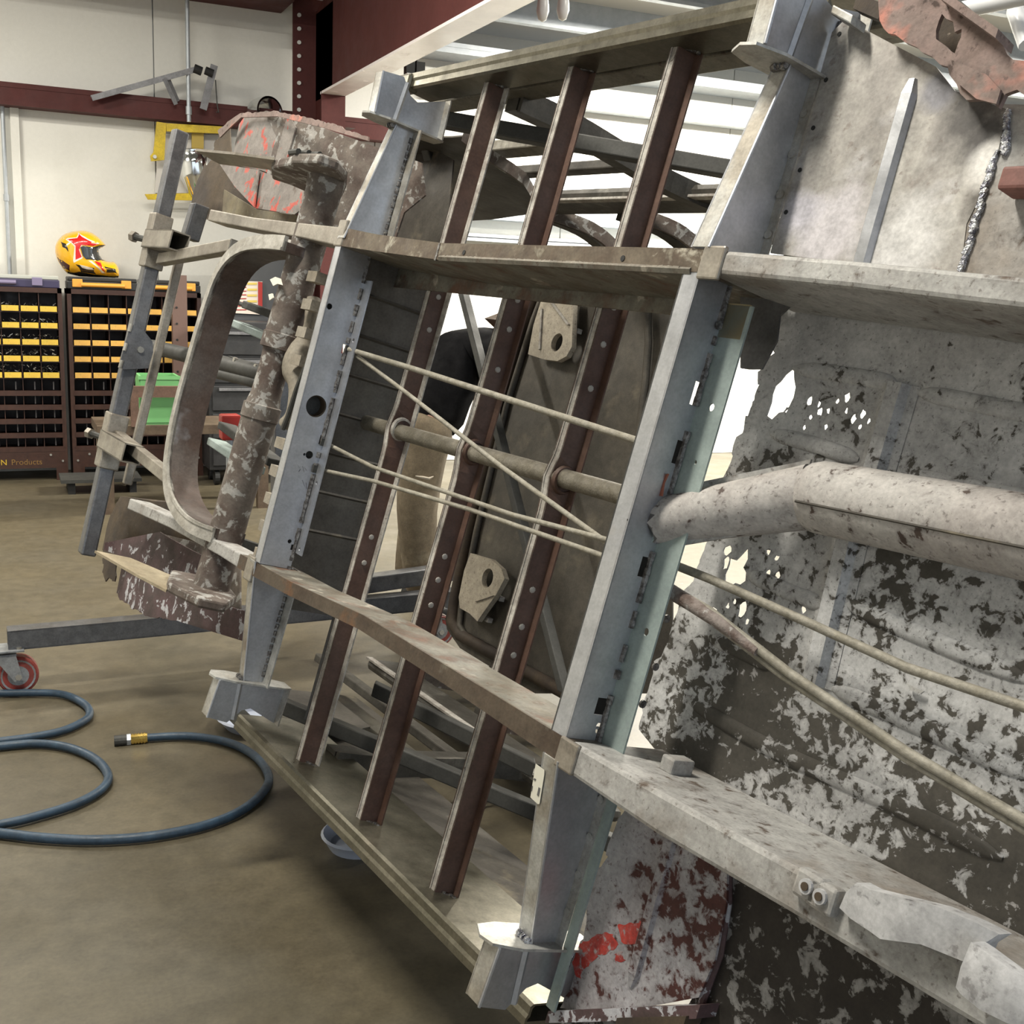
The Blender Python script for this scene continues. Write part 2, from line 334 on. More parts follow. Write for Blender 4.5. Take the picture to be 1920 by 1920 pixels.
# ------------------------------------------------------------------ bolt bin cabinets on the back wall
cab_m = mat('cabinet_brown', (.052, .022, .014), (.043, .018, .012), s=6, rough=.42, bump=.03)
cabin_m = flat('bin_pull_grey', (.09, .085, .09), .4)  # plain dark grey of the bin pulls
lab_m = mat('bin_label_yellow', (.62, .43, .035), (.56, .36, .03), s=20, rough=.5, bump=0)
laborange = mat('bin_label_amber', (.62, .36, .06), (.55, .30, .05), s=20, rough=.5, bump=0)
chrome = flat('chrome', (.75, .76, .76), .12, 1.)
YC = 7.62
def cabinet(x0, x1, label, lm, full):
    t = empty('parts_cabinet', label, 'cabinet', ((x0 + x1) / 2, YC, 0), 'bolt bin cabinets')
    w = (x1 - x0) / 2; nc = 7; top = 1.205; p = (2 * w - .05) / nc
    M = MBd()
    for s in (-1, 1): M.box((s * w - (.025 if s > 0 else 0), 0, .0), (s * w + (.025 if s < 0 else 0), .3, top))
    M.box((-w, 0, top - .03), (w, .3, top)).box((-w, .29, .1), (w, .3, top))
    M.build('case', cab_m, t)
    M = MBd().box((-w + .07, -.004, .08), (w - .07, .012, .20)); M.build('apron', cab_m, t)
    for s in (-1, 1): MBd().box((s * w - (.07 if s > 0 else 0), -.004, 0), (s * w + (.07 if s < 0 else 0), .02, .2)).build('foot', cab_m, t)
    b_me = MBd().cyl((0, 0, 0), (0, 1, 0), .007, .012, 10).mesh('bolt', bolt_m)
    for bx, bz in ((w - .10, .165), (w - .03, .125), (-w + .03, .125), (-w + .10, .165)):
        o = link('bolt', b_me, t); o.location = (bx, -.008, bz)
    sh = MBd().box((-w + .025, .005, -.004), (w - .025, .29, .004)).mesh('shelf', cab_m)
    rail = MBd().box((-w + .02, -.006, -.016), (w - .02, .012, .016)).mesh('rail', cab_m)
    dv = MBd().box((-.0022, .012, 0), (.0022, .29, top - .2)).mesh('divider', cab_m)
    for c in range(1, nc): o = link('divider', dv, t); o.location = (-w + .025 + c * p, 0, .19)
    lb = MBd().loft([[(-p * .44, -.012, -.017), (p * .44, -.012, -.017), (p * .44, -.006, .016), (-p * .44, -.006, .016)], [(-p * .44, .004, -.017), (p * .44, .004, -.017), (p * .44, .004, .016), (-p * .44, .004, .016)]]).mesh('label_holder', lm)
    for r in range(5):
        z = 1.078 - .1023 * r
        o = link('shelf', sh, t); o.location = (0, 0, z - .022)
        for c in range(nc): o = link('label_holder', lb, t); o.location = (-w + .025 + (c + .5) * p, 0, z)
        if full:
            M = MBd()
            for k in range(60 + 30 * r):
                bx = rnd.uniform(-w + .03, w - .03); h = (.012 + .008 * r) * rnd.random()
                M.beam((bx, .01 + rnd.random() * .06, z + .014 + h), (bx + rnd.uniform(-.02, .02), .02 + rnd.random() * .06, z + .016 + h + rnd.uniform(0, .012)), (0, .005, 0), (0, 0, .005))
            M.build('loose_bolts', bolt_m, t, kind='stuff')
    for r in range(5):
        z = .555 - .0885 * r
        o = link('rail', rail, t); o.location = (0, 0, z); o = link('shelf', sh, t); o.location = (0, 0, z - .012)
    hm = MBd().tube([(0, -.003, 0), (0, -.003, .05)], .004, 6).mesh('bin_pull', cabin_m)
    for r in range(5):
        for c in range(nc): o = link('bin_pull', hm, t); o.location = (-w + .025 + (c + .62) * p, .03, .575 - .0885 * r)
    return t
c1 = cabinet(-.47, .345, 'brown bolt bin cabinet at left edge, loose bolts above yellow labels', lab_m, True)
def text(s, size, loc, m, parent, name='lettering'):
    cu = bpy.data.curves.new(name, 'FONT'); cu.body = s; cu.size = size; cu.extrude = .0005
    ob = bpy.data.objects.new(name, cu); COL.objects.link(ob); dg = bpy.context.evaluated_depsgraph_get()
    me = bpy.data.meshes.new_from_object(ob.evaluated_get(dg)); bpy.data.objects.remove(ob); me.name = name; me.materials.append(m)
    o = link(name, me, parent); o.rotation_euler = (math.pi / 2, 0, 0); o.location = loc; return o
text('SON', .05, (-.05, -.0055, .105), lab_m, c1); text('Products', .05, (.075, -.0055, .105), flat('faded_yellow', (.20, .11, .03), .6), c1)
cabinet(.375, 1.19, 'brown bolt bin cabinet under the helmet, amber labels on dark bins', laborange, False)
# storage cases on top
purple = flat('case_purple', (.045, .038, .085), .35); clear = flat('case_clear_lid', (.45, .46, .42), .15)
latch_p = flat('latch_lilac', (.20, .17, .28), .4); blackp = flat('case_black', (.02, .02, .02), .45); orange = flat('case_orange', (.72, .33, .05), .4)
def case(x0, x1, lab, lid, body, lat):
    t = empty('storage_case', lab, 'case', ((x0 + x1) / 2, YC + .12, 1.205)); w = (x1 - x0) / 2
    MBd().box((-w, -.11, .0), (w, .16, .05)).build('tray', body, t, bevel=.006)
    MBd().box((-w + .004, -.105, .05), (w - .004, .155, .075)).build('lid', lid, t, bevel=.006)
    for f in (-.72, .66): MBd().box((f * w - .03, -.122, .012), (f * w + .03, -.108, .062)).build('latch', lat, t, bevel=.004)
    MBd().tube([(-.13, -.118, .028), (.13, -.118, .028)], .014, 10).build('handle', lat, t, smooth=True)
case(-.42, .335, 'purple parts case with clear lid on the left cabinet', clear, purple, latch_p)
case(.38, .80, 'black parts case with orange latches under the helmet', blackp, blackp, orange)
case(.82, 1.19, 'black parts case with orange latches right of the helmet', blackp, blackp, orange)

# ------------------------------------------------------------------ helmet
def helmet():
    base = wp(168, 534, 1, YC + .02); t = empty('racing_helmet', 'yellow full face helmet with red star on top of the bin cabinet', 'helmet', (base.x, YC + .1, 1.283))
    S = .00365 / 13.71; cx, bz = 900, 1355
    def q(pts): return [((x - cx) * S, (bz - z) * S) for x, z in pts]
    out = q([(185, 800), (190, 690), (230, 570), (300, 480), (370, 415), (450, 370), (570, 325), (700, 298), (800, 290), (900, 298), (990, 320), (1060, 360), (1180, 450), (1310, 600), (1230, 660), (1150, 700), (1142, 760), (1150, 820), (1180, 890), (1220, 935), (1290, 965), (1410, 985), (1470, 975), (1540, 1030), (1580, 1110), (1598, 1200), (1590, 1320), (1500, 1355), (700, 1355), (430, 1300), (330, 1190), (240, 1030), (200, 910)])
    P = [Vector(a) for a in out]
    def dist(x, z):
        p = Vector((x, z)); d = 9
        for i in range(len(P)):
            a, b = P[i], P[i - 1]; ab = b - a; u = max(0, min(1, (p - a).dot(ab) / ab.length_squared)); d = min(d, (p - a - ab * u).length)
        return d
    def dep(x, z):
        D = .085; k = min(1, dist(x, z) / D); return .125 * math.sqrt(max(0, 1 - (1 - k) ** 2))
    yel = flat('helmet_yellow', (.80, .42, .012), .22, coat=.6); red = flat('helmet_red', (.58, .014, .012), .25, coat=.5); wht = flat('helmet_white', (.75, .70, .62), .3)
    dk = flat('helmet_black', (.015, .014, .012), .3); vis = flat('visor_grey', (.045, .05, .055), .15, coat=.5)
    vs, fs = sheet(out, lambda x, z: (x, -dep(x, z), z), .012, lambda x, z: (x, dep(x, z), z))
    MBd().add(vs, fs).build('shell', yel, t, smooth=60)
    def decal(name, pts, m, h):
        vs, fs = sheet(q(pts), lambda x, z: (x, -dep(x, z) - h, z), .012, lambda x, z: (x, -dep(x, z) - h + .003, z)); MBd().add(vs, fs).build(name, m, t, smooth=60)
    decal('star_border', [(350, 495), (640, 470), (690, 350), (880, 480), (1150, 575), (1010, 650), (760, 640), (690, 720), (760, 930), (560, 1050), (545, 1000), (585, 680)], wht, .0012)
    decal('star', [(430, 520), (660, 480), (700, 375), (870, 510), (1120, 595), (1000, 650), (740, 630), (680, 740), (735, 910), (600, 975), (610, 660)], red, .0024)
    decal('visor', [(715, 690), (780, 650), (1000, 665), (1140, 650), (1140, 760), (1160, 850), (1215, 950), (1010, 965), (830, 955), (760, 880)], vis, .0036)
    decal('eye_port', [(1010, 665), (1235, 600), (1300, 600), (1150, 700), (1142, 760), (1150, 820), (1220, 935), (1290, 965), (1080, 975), (1010, 900), (980, 790)], dk, .0050)
    decal('chin_stripe', [(880, 985), (950, 985), (1260, 1260), (1180, 1260)], wht, .0012)
    decal('red_flash', [(1010, 985), (1160, 1010), (1250, 1230), (1200, 1200)], red, .0020)
    decal('chin_vent', [(1230, 1100), (1480, 1150), (1530, 1255), (1280, 1240)], dk, .0014)
    decal('base_band', [(430, 1250), (700, 1250), (1000, 1300), (1560, 1310), (1560, 1350), (700, 1352), (440, 1298)], dk, .0022)
    decal('lower_patch', [(600, 1080), (1000, 1150), (1050, 1290), (720, 1250)], dk, .0016)
    decal('side_badge', [(680, 1085), (800, 1110), (960, 1150), (1010, 1195), (880, 1195), (740, 1160)], wht, .0030)
    decal('rear_vent', [(300, 580), (400, 620), (440, 720), (450, 800), (330, 700)], dk, .0014)
    decal('neck_flash', [(215, 930), (330, 1010), (470, 1110), (480, 1250), (340, 1180), (250, 1030)], flat('helmet_maroon', (.06, .015, .012), .3), .0014)
helmet()

# ------------------------------------------------------------------ things on the wall
def bracket(label, pts, y):
    t = empty('steel_bracket', label, 'bracket', wp(*pts[0], 1, y)); t.rotation_euler = (0, 0, 0)
    return t
bt = empty('steel_bracket', 'long grey angle bracket with two legs leaning above the red girt', 'bracket', wp(175, 184, 1, 7.78), 'spare steel brackets on the girt')
L0 = Vector(bt.location)
brk_m = mat('bracket_grey', (.24, .24, .25), (.19, .19, .20), s=10, rough=.5, metal=.4)
def seg(a, b, y0, y1, wpx, name, m, t, L):
    A, B = wp(*a, 1, y0), wp(*b, 1, y1); d = (B - A).normalized(); up = Vector((0, -1, 0)).cross(d).normalized()
    M = MBd().beam(A - L, B - L, up * wpx, (0, .006, 0)).beam(A - L + up * wpx * .42 + Vector((0, .02, 0)), B - L + up * wpx * .42 + Vector((0, .02, 0)), up * .006, (0, .04, 0)); M.build(name, m, t)
seg((172, 184), (375, 128), 7.78, 7.78, .034, 'arm', brk_m, bt, L0)
seg((308, 147), (330, 196), 7.77, 7.80, .026, 'leg', brk_m, bt, L0); seg((315, 146), (334, 190), 7.80, 7.84, .02, 'leg', brk_m, bt, L0)
MBd().cyl(wp(371, 131, 1, 7.77) - L0, (1, 0, -.3), .028, .05).build('end_cap', black_m, bt)
bt = empty('steel_bracket', 'short grey angle bracket standing on the red girt right of the conduit', 'bracket', wp(380, 205, 1, 7.78), 'spare steel brackets on the girt')
L0 = Vector(bt.location)
seg((402, 122), (381, 205), 7.78, 7.78, .045, 'arm', brk_m, bt, L0)
MBd().tube([wp(404, 150, 1, 7.78) - L0, wp(407, 195, 1, 7.78) - L0, wp(410, 211, 1, 7.77) - L0, wp(406, 210, 1, 7.76) - L0], .004, 6).build('hook', brace_m, bt)
MBd().cyl(wp(392, 135, 1, 7.77) - L0, (1, 0, -.3), .026, .05).build('end_cap', black_m, bt)
yell = mat('yellow_paint', (.66, .48, .012), (.60, .42, .01), s=6, rough=.4, bump=.02)
yr = empty('wall_rack', 'yellow steel wall rack behind the upright square tube', 'rack', wp(350, 300, 1, 7.9)); L0 = Vector(yr.location)
def wplate(pts, y, th, name, m, t, L): MBd().plate([[wp(a, b, 1, y) - L for a, b in pts]], (0, th, 0)).build(name, m, t)
wplate([(294, 228), (312, 231), (308, 300), (284, 302), (282, 292), (288, 285)], 7.86, .03, 'side_plate', yell, yr, L0)
wplate([(312, 231), (430, 238), (430, 251), (312, 246)], 7.86, .03, 'top_rail', yell, yr, L0)
wplate([(272, 364), (420, 361), (420, 377), (278, 374)], 7.86, .03, 'bottom_rail', yell, yr, L0)
wplate([(360, 250), (382, 250), (382, 290), (360, 290)], 7.9, .03, 'post', mat('rack_ochre', (.42, .30, .06), None, rough=.6), yr, L0)
wplate([(300, 252), (430, 252), (430, 362), (290, 362)], 7.96, .02, 'back_panel', flat('rack_back', (.60, .58, .55), .6), yr, L0)
MBd().cyl(wp(290, 294, 1, 7.85) - L0, (0, 1, 0), .012, .02, 10).build('bolt', bolt_m, yr)
def turned(name, label, cat, c, ax, prof, m, n=28):
    o = empty(name, label, cat, c); ax = Vector(ax).normalized(); u = ax.orthogonal().normalized(); v = ax.cross(u)
    MBd().loft([[ax * h + (u * math.cos(2 * math.pi * k / n) + v * math.sin(2 * math.pi * k / n)) * r for k in range(n)] for h, r in prof]).build('shell', m, o, smooth=50); return o
turned('chrome_drum', 'polished chrome drum with conical base hanging in the yellow rack', 'drum', wp(362, 300, 1, 7.87), (.1, 0, -1), [(-.07, .07), (-.06, .1), (-.02, .098), (-.015, .102), (.03, .1), (.09, .1), (.11, .095), (.22, .05), (.23, .045)], chrome)
o = turned('chrome_ring', 'polished chrome ring standing above the rusty rear wing', 'ring', wp(497, 212, 1, 7.8), (.35, -.93, .05), [(-.06, .10), (-.06, .088), (.06, .088), (.06, .10), (0, .104), (-.06, .10)], chrome)
# board, chart and papers seen through the hoop
bd = empty('notice_board', 'dark grey notice board seen through the rear hoop', 'board', wp(470, 530, 1, 7.55)); L0 = Vector(bd.location)
wplate([(418, 462), (560, 462), (550, 690), (418, 690)], 7.56, .04, 'panel', flat('board_grey', (.075, .078, .085), .6), bd, L0)
for s in ((440, 690), (540, 690)): MBd().box((wp(*s, 1, 7.56) - L0) + Vector((-.03, 0, -(wp(*s, 1, 7.56).z))), (wp(*s, 1, 7.56) - L0) + Vector((.03, .04, 0))).build('leg', brace_m, bd)
ch = empty('wall_chart', 'white chart with red lines and yellow rows on the dark board', 'chart', wp(460, 555, 1, 7.54)); L0 = Vector(ch.location)
wplate([(425, 526), (492, 528), (492, 590), (420, 586)], 7.545, .004, 'sheet', flat('chart_white', (.70, .62, .55), .6), ch, L0)
wplate([(484, 528), (492, 529), (492, 585), (484, 583)], 7.542, .002, 'red_edge', flat('chart_red', (.40, .03, .025), .6), ch, L0)
for k in range(8):
    y0 = 531 + k * 7; wplate([(425, y0), (462, y0), (462, y0 + 1.6), (425, y0 + 1.6)], 7.542, .002, 'red_line', MATS['chart_red'], ch, L0)
for k in range(4):
    y0 = 530 + k * 11; wplate([(464, y0), (482, y0), (482, y0 + 4), (464, y0 + 4)], 7.542, .002, 'yellow_row', flat('chart_yellow', (.66, .50, .12), .6), ch, L0)
pp = empty('paper_sheet', 'blank white paper sheet hanging below the red and yellow chart', 'paper', wp(445, 650, 1, 7.557)); L0 = Vector(pp.location)
wplate([(432, 628), (460, 630), (459, 672), (436, 668)], 7.556, .003, 'sheet', flat('paper_white', (.72, .72, .70), .6), pp, L0)
fl = empty('flood_lamp', 'pair of black work floodlights hung under the rafter', 'lamp', wp(775, 128, 1, 6.6)); L0 = Vector(fl.location)
for a in (768, 787):
    c = wp(a, 132, 1, 6.6) - L0; o = MBd().box(c + Vector((-.026, -.02, -.02)), c + Vector((.026, .03, .045))).build('head', black_m, fl)
    MBd().loft([[c + Vector((-w_, -.03, z)), c + Vector((w_, -.03, z)), c + Vector((w_, .01, z)), c + Vector((-w_, .01, z))] for w_, z in ((.024, -.02), (.006, -.075))]).build('bulb', flat('lamp_glass', (.85, .88, .9), .1), fl)
MBd().tube([wp(774, 90, 1, 6.6) - L0 + Vector((0, 0, .55)), wp(774, 90, 1, 6.6) - L0, wp(782, 110, 1, 6.6) - L0, wp(778, 126, 1, 6.6) - L0], .008, 6).build('yoke', black_m, fl)
for i, (px, py) in enumerate(((1018, 10), (1056, 8))):
    c = wp(px, py, 2, 2.75)
    o = MBd().loft([[c + Vector((r * math.cos(k * .785), r * math.sin(k * .785), z)) for k in range(8)] for r, z in ((.012, .1), (.03, .02), (.035, -.03), (.022, -.07), (.004, -.08))]).build('plastic_bag', flat('bag_white%d' % i, (.62, .62, .62), .35), smooth=60)
    tag(o, ('small white plastic bag hanging near the roof, the left of two', 'small white plastic bag hanging near the roof, the right of two')[i], 'bag')
    MBd().tube([c + Vector((0, 0, .1)), Vector((c.x, c.y, ceil_z(c.y) - .02))], .003, 5).build('cord', girt_g, o)

# ------------------------------------------------------------------ floor things
hose_m = mat('blue_hose', (.030, .060, .098), (.022, .045, .075), s=30, rough=.5, bump=.03); brass = flat('brass', (.70, .50, .14), .25, 1.)
def fl_(px, py, z=.014): return wp(px, py, 2, z)
ho = empty('air_hose', 'coiled blue rubber air hose on the concrete floor', 'hose', (0, 0, 0))
def smooth_path(p, n=7):
    out = []
    for i in range(len(p) - 1):
        a, b, c, d = p[max(i - 1, 0)], p[i], p[i + 1], p[min(i + 2, len(p) - 1)]
        for k in range(n):
            t = k / n; out.append(.5 * ((2 * b) + (c - a) * t + (2 * a - 5 * b + 4 * c - d) * t * t + (3 * b - a - 3 * c + d) * t ** 3))
    return out + [p[-1]]
hp = [(-60, 1301), (60, 1299), (118, 1302), (155, 1318), (168, 1334), (160, 1350), (118, 1370), (60, 1382), (0, 1390), (-120, 1405), (-180, 1425), (-120, 1412), (0, 1399), (70, 1394), (130, 1402), (180, 1424), (203, 1455), (188, 1482), (140, 1508), (70, 1530), (0, 1546), (-200, 1580), (-330, 1560), (-200, 1540), (0, 1562), (80, 1571), (180, 1575), (290, 1567), (390, 1546), (460, 1515), (500, 1475), (500, 1445), (470, 1412), (420, 1390), (350, 1380), (276, 1383)]
P = smooth_path([fl_(x, y) for x, y in hp])
MBd().tube(P, .0115, 10).build('hose', hose_m, ho, smooth=60)
e0, e1 = fl_(276, 1383), fl_(214, 1389)
for i, (a, b, r, m_) in enumerate(((0, .5, .0135, brass), (.5, .62, .017, girt_g), (.62, 1, .015, brace_m))):
    MBd().tube([e0.lerp(e1, a), e0.lerp(e1, b)], r, 6 if i == 1 else 12).build(('ferrule', 'hex_nut', 'coupling')[i], m_, ho)
for i in range(5):
    MBd().cyl(e0.lerp(e1, .08 + .09 * i), e1 - e0, .0155, .004, 12).build('ferrule_ring', brass, ho)
bowl = flat('bowl_plastic', (.42, .46, .56), .4)
for i, (px, py, r) in enumerate(((482, 1358, .115), (672, 1585, .085))):
    c = wp(px, py, 2, 0); n = 28
    o = MBd().loft([[c + Vector((math.cos(2 * math.pi * k / n) * rr, math.sin(2 * math.pi * k / n) * rr, z)) for k in range(n)] for rr, z in ((r * .8, 0), (r, .03), (r * 1.04, .032), (r * .97, .036), (r * .78, .008))]).build('plastic_dish', bowl, smooth=50)
    tag(o, ('round pale blue plastic dish on the floor by the rear jacking bracket', 'round pale blue plastic dish on the floor under the middle of the rocker')[i], 'dish')

# ------------------------------------------------------------------ the van body on its side, underside to the viewer (body axes: u forward, v across, w towards the viewer)
van = bpy.data.objects.new('van_body', None); COL.objects.link(van); van.matrix_world = BODY
tag(van, 'stripped rusty van body lying on its side, underframe facing out, floor half removed', 'van body')
def part(M, name, m, parent=None, **k): return M.build(name, m, parent or van, **k)
V3 = Vector
# --- frame rails
face_up = mat('rail_face_tan', (.155, .125, .09), (.10, .072, .05), s=12, rough=.65, metal=.3, c3=(.42, .39, .32), s3=16, t3=.60, w3=.06, c4=(.35, .32, .25), s4=20, t4=.62, bump=.2)
face_lo = mat('rail_face_rust', (.095, .072, .05), (.07, .048, .032), s=10, rough=.75, metal=.2, c3=(.17, .075, .028), s3=9, t3=.56, w3=.15, c4=(.17, .155, .12), s4=12, t4=.62, bump=.3)
ST = {1: [(-1.63, .393, .424), (-1.30, .372, .400), (-.95, .350, .384), (-.78, .337, .377), (-.60, .328, .362), (-.33, .317, .348), (-.05, .319, .349), (.36, .319, .351)],
      -1: [(-1.66, .402, .432), (-1.30, .378, .405), (-.95, .362, .390), (-.83, .357, .388), (-.55, .347, .374), (-.25, .325, .352), (.05, .322, .350), (.36, .319, .354)]}
SF = {1: [(.36, .319, .351), (.6, .311, .342), (.82, .300, .331), (1.4, .275, .310)],
      -1: [(.36, .319, .360), (.55, .314, .362), (.76, .306, .352), (1.4, .280, .33)]}
for s in (1, -1):
    def ring(u, a, b, d): return [(u, s * a, 0), (u, s * b, 0), (u, s * b, -d), (u, s * a, -d)]
    S = ST[s]; rd = .155 if s > 0 else .105
    r_ = part(MBd().loft([ring(u, a, b, rd) for u, a, b in S if u >= -.84]), 'frame_rail', rail_m, bevel=.004)
    hd = .06
    part(MBd().loft([[(u, s * (a + .0005), .001), (u, s * b, .001), (u, s * b, -.002), (u, s * (a + .0005), -.002)] for u, a, b in S if u >= -.84]), 'rail_face', face_up if s > 0 else face_lo, r_)
    part(MBd().loft([ring(u, a, b, hd) for u, a, b in S if u <= -.78]), 'rail_horn', clampm if s > 0 else front_m, bevel=.003)
    part(MBd().loft([ring(u, a, b, .175) for u, a, b in SF[s]]), 'front_rail', front_m, bevel=.006)
    # ragged weld line along the lip, rail holes and a lip of cut sheet
    if s > 0:
        M = MBd(); u = -.32
        while u < .30:
            M.beam((u, .3235 + .002 * noise.noise(V3((u * 40, 0, 0))), .002), (u + .012, .3235 + .002 * noise.noise(V3((u * 40 + 1, 0, 0))), .002), (0, .0035, 0), (0, 0, .003)); u += .011
        part(M, 'weld_bead', clampm, r_, kind='stuff')
        for px, py in ((871, 474), (1169, 485)): part(MBd().cyl(bw(px, py, .0), (0, 0, 1), .0045, .004, 10), 'hole', black_m, r_)
        part(MBd().box((-.345, .316, -.001), (-.339, .3475, .002)), 'seam', weld_m, r_)
        part(MBd().loft([[(u, .325, .002), (u, .322, .004), (u, .316, .001), (u, .318, -.002)] for u in (-.33, -.1, .1, .33)]), 'lip', rail_m, r_)
    # inner floor lip above the rail
    if s > 0: part(MBd().box((-.80, .296, -.160), (.34, .347, -.155)), 'inner_lip', rail_m, r_)
    part(MBd().box((.345, s * .31 if s > 0 else -.36, -.004), (.385, s * .355 if s > 0 else -.318, .004)), 'weld_patch', clampm, r_, bevel=.003)
    # box mark on the rail at the rear cross member
    part(MBd().box((-.785, s * .335 if s > 0 else -.40, -.03), (-.745, s * .392 if s > 0 else -.345, .003)), 'weld_patch', clampm, r_, bevel=.003)
lip = front_m
# shackle lugs and bumper bracket plates on the lower front rail
def bulge(name, pts, w0, amp, m, th=.022, sp=.03):
    P = [bw(x, y, w0) for x, y in pts]; n = len(P); cu = sum(p.x for p in P) / n; cv = sum(p.y for p in P) / n; R = max((V3((p.x - cu, p.y - cv))).length for p in P)
    vs, fs = sheet([(p.x, p.y) for p in P], lambda x, y: (x, y, w0 + amp * (1 - min(1, ((x - cu) ** 2 + (y - cv) ** 2) / R ** 2))), sp, (0, 0, -th))
    return part(MBd().add(vs, fs), name, m, smooth=50)
paint_w = mat('white_blast', (.50, .50, .51), (.40, .40, .41), s=6, rough=.6, c3=(.13, .12, .12), s3=16, t3=.64, w3=.02, bump=.1)
bulge('bumper_bracket', [(1590, 1672), (1612, 1655), (1640, 1668), (1700, 1682), (1770, 1700), (1830, 1727), (1873, 1752), (1850, 1768), (1838, 1800), (1815, 1803), (1740, 1770), (1662, 1760), (1640, 1745), (1600, 1722), (1575, 1702)], .012, .012, paint_w)
bulge('bumper_bracket', [(1828, 1766), (1850, 1778), (1920, 1828), (1990, 1880), (1990, 1960), (1920, 1925), (1893, 1912), (1850, 1890), (1812, 1862), (1802, 1850), (1812, 1812)], .03, .014, paint_w)
for (a, b) in ((1523, 1662), (1549, 1681)):
    c = bw(a, b, .004); o = part(MBd().box(c + V3((-.018, -.016, -.01)), c + V3((.016, .014, .008))), 'bracket_lug', front_m, bevel=.004)
    part(MBd().tube([c + V3((.0, 0, .007)), c + V3((0, 0, .012))], .008, 14), 'eyelet', paint_w, o); part(MBd().cyl(c + V3((0, 0, .0125)), (0, 0, 1), .0045, .002, 12), 'hole', brown_m, o)
c = bv(1265, 1450, -.318); part(MBd().box(c + V3((-.012, 0, -.02)), c + V3((.012, .022, .02))), 'tab', front_m, bevel=.003)
# --- cross members: flange, web with holes, rear flange
def crossmember(name, u0, sl, fw, d, tf, holes, slots, tholes, mw, mt, tv=(.305, -.315)):
    e = bpy.data.objects.new(name, None); COL.objects.link(e); e.parent = van
    va, vb = (.338, -.352) if u0 < 0 else (.322, -.326)
    U = lambda v: u0 - sl * v
    part(MBd().plate([[(U(va), va, 0), (U(va) + fw, va, 0), (U(vb) + fw, vb, 0), (U(vb), vb, 0)]], (0, 0, -.003)), 'bottom_flange', mw, e, bevel=.001)
    def on(px, py):
        p = bu(px, py, U(0) + fw)
        for _ in range(3): p = bu(px, py, U(p.y) + fw)
        return p
    loops = [[(U(va) + fw, va, 0), (U(vb) + fw, vb, 0), (U(vb) + fw, vb, -d), (U(va) + fw, va, -d)]]
    for px, py, r in holes:
        p = on(px, py); p.z = max(min(p.z, -r - .002), -d + r + .002); loops.append([(U(q.y) + fw, q.y, q.z) for q in circ(p, (0, 1, 0), (0, 0, 1), r, 28 if r > .01 else 14)])
    for px, py, hv, hw in slots:
        p = on(px, py); p.z = max(p.z, -d + hw + .0015); loops.append([(U(p.y + a) + fw, p.y + a, p.z + b) for a, b in ((-hv, -hw), (hv, -hw), (hv, hw), (-hv, hw))])
    part(MBd().plate(loops, (-.003, 0, 0)), 'web', mw, e)
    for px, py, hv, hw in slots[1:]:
        p = on(px, py); part(MBd().box((U(p.y) + fw - .026, p.y - hv * 2.5, -d - .03), (U(p.y) + fw - .023, p.y + hv * 2.5, -d + .035)), 'slot_shade', black_m, e)  # black plates added behind the slots so they read as shaded
    ta, tb = tv
    loops = [[(U(ta) + fw - .002, ta, -d), (U(ta) + fw + tf, ta, -d), (U(tb) + fw + tf, tb, -d), (U(tb) + fw - .002, tb, -d)]]
    for px, py, r in tholes:
        q = bw(px, py, -d); q.y = max(min(q.y, ta - .012), tb + .012); q.x = U(q.y) + fw + tf * .55; loops.append(circ(q, (1, 0, 0), (0, 1, 0), r, 14))
    part(MBd().plate(loops, (0, 0, -.003)), 'rear_flange', mt, e)
    part(MBd().plate([[(U(va), va, 0), (U(vb), vb, 0), (U(vb), vb, -d), (U(va), va, -d)]], (.003, 0, 0)), 'rear_web', brace_m, e)
    M = MBd(); v = va
    while v > vb:
        if rnd.random() < .75: M.tube([(U(v) + fw + .001, v, -d + .003), (U(v - .012) + fw + .001, v - .012, -d + .003)], .0035 + rnd.random() * .002, 6)
        v -= .012
    part(M, 'weld_bead', weld_m, e, kind='stuff')
    return e, on
cl, onL = crossmember('crossmember', -.7665, .036, .030, .072, .034,
    [(593, 762, .0235), (613, 573, .0065), (580, 853, .0085), (543, 1015, .0045), (571, 852, .003)],
    [(653, 657, .010, .005), (607, 826, .010, .004), (592, 878, .008, .004), (552, 1027, .006, .005)],
    [(687, 643, .0045), (612, 914, .0040), (554, 1037, .004)], steel, steel, (.285, -.315))
pm = flat('marker_ink', (.10, .10, .12), .6); M = MBd()
for a, b in (((536, 872), (541, 880)), ((541, 880), (538, 884)), ((545, 874), (548, 884)), ((549, 877), (553, 882)), ((545, 900), (549, 912)), ((552, 905), (553, 916))):
    p, q = onL(a[0] + 22, a[1]), onL(b[0] + 22, b[1]); M.beam(p + V3((.0008, 0, 0)), q + V3((.0008, 0, 0)), (0, .001, .001), (.0006, 0, 0))
part(M, 'marker_scribble', pm, cl)
# inside wall of the big hole: heater duct stub, black disc paints the shade inside
p = onL(593, 762); part(MBd().loft([circ(p + V3((-x, 0, 0)), (0, 1, 0), (0, 0, 1), r, 28) for x, r in ((.003, .0225), (.03, .0225), (.03, .0215), (.003, .0215))], loop=True, cap=False), 'duct_ring', brown_m, cl, smooth=40); part(MBd().cyl(p + V3((-.03, 0, 0)), (1, 0, 0), .0225, .002, 24), 'duct_shade', black_m, cl)
cr, onR = crossmember('crossmember', .3165, .006, .0335, .060, .050,
    [ (1128, 1362, .0055), (1147, 1372, .005)],
    [(1338, 750, .016, .006), (1303, 858, .016, .007), (1146, 1327, .012, .011), (1237, 1070, .014, .008)],
    [(1367, 770, .0055), (1337, 875, .003), (1236, 1196, .0055)], steel, zinc, (.295, -.335))

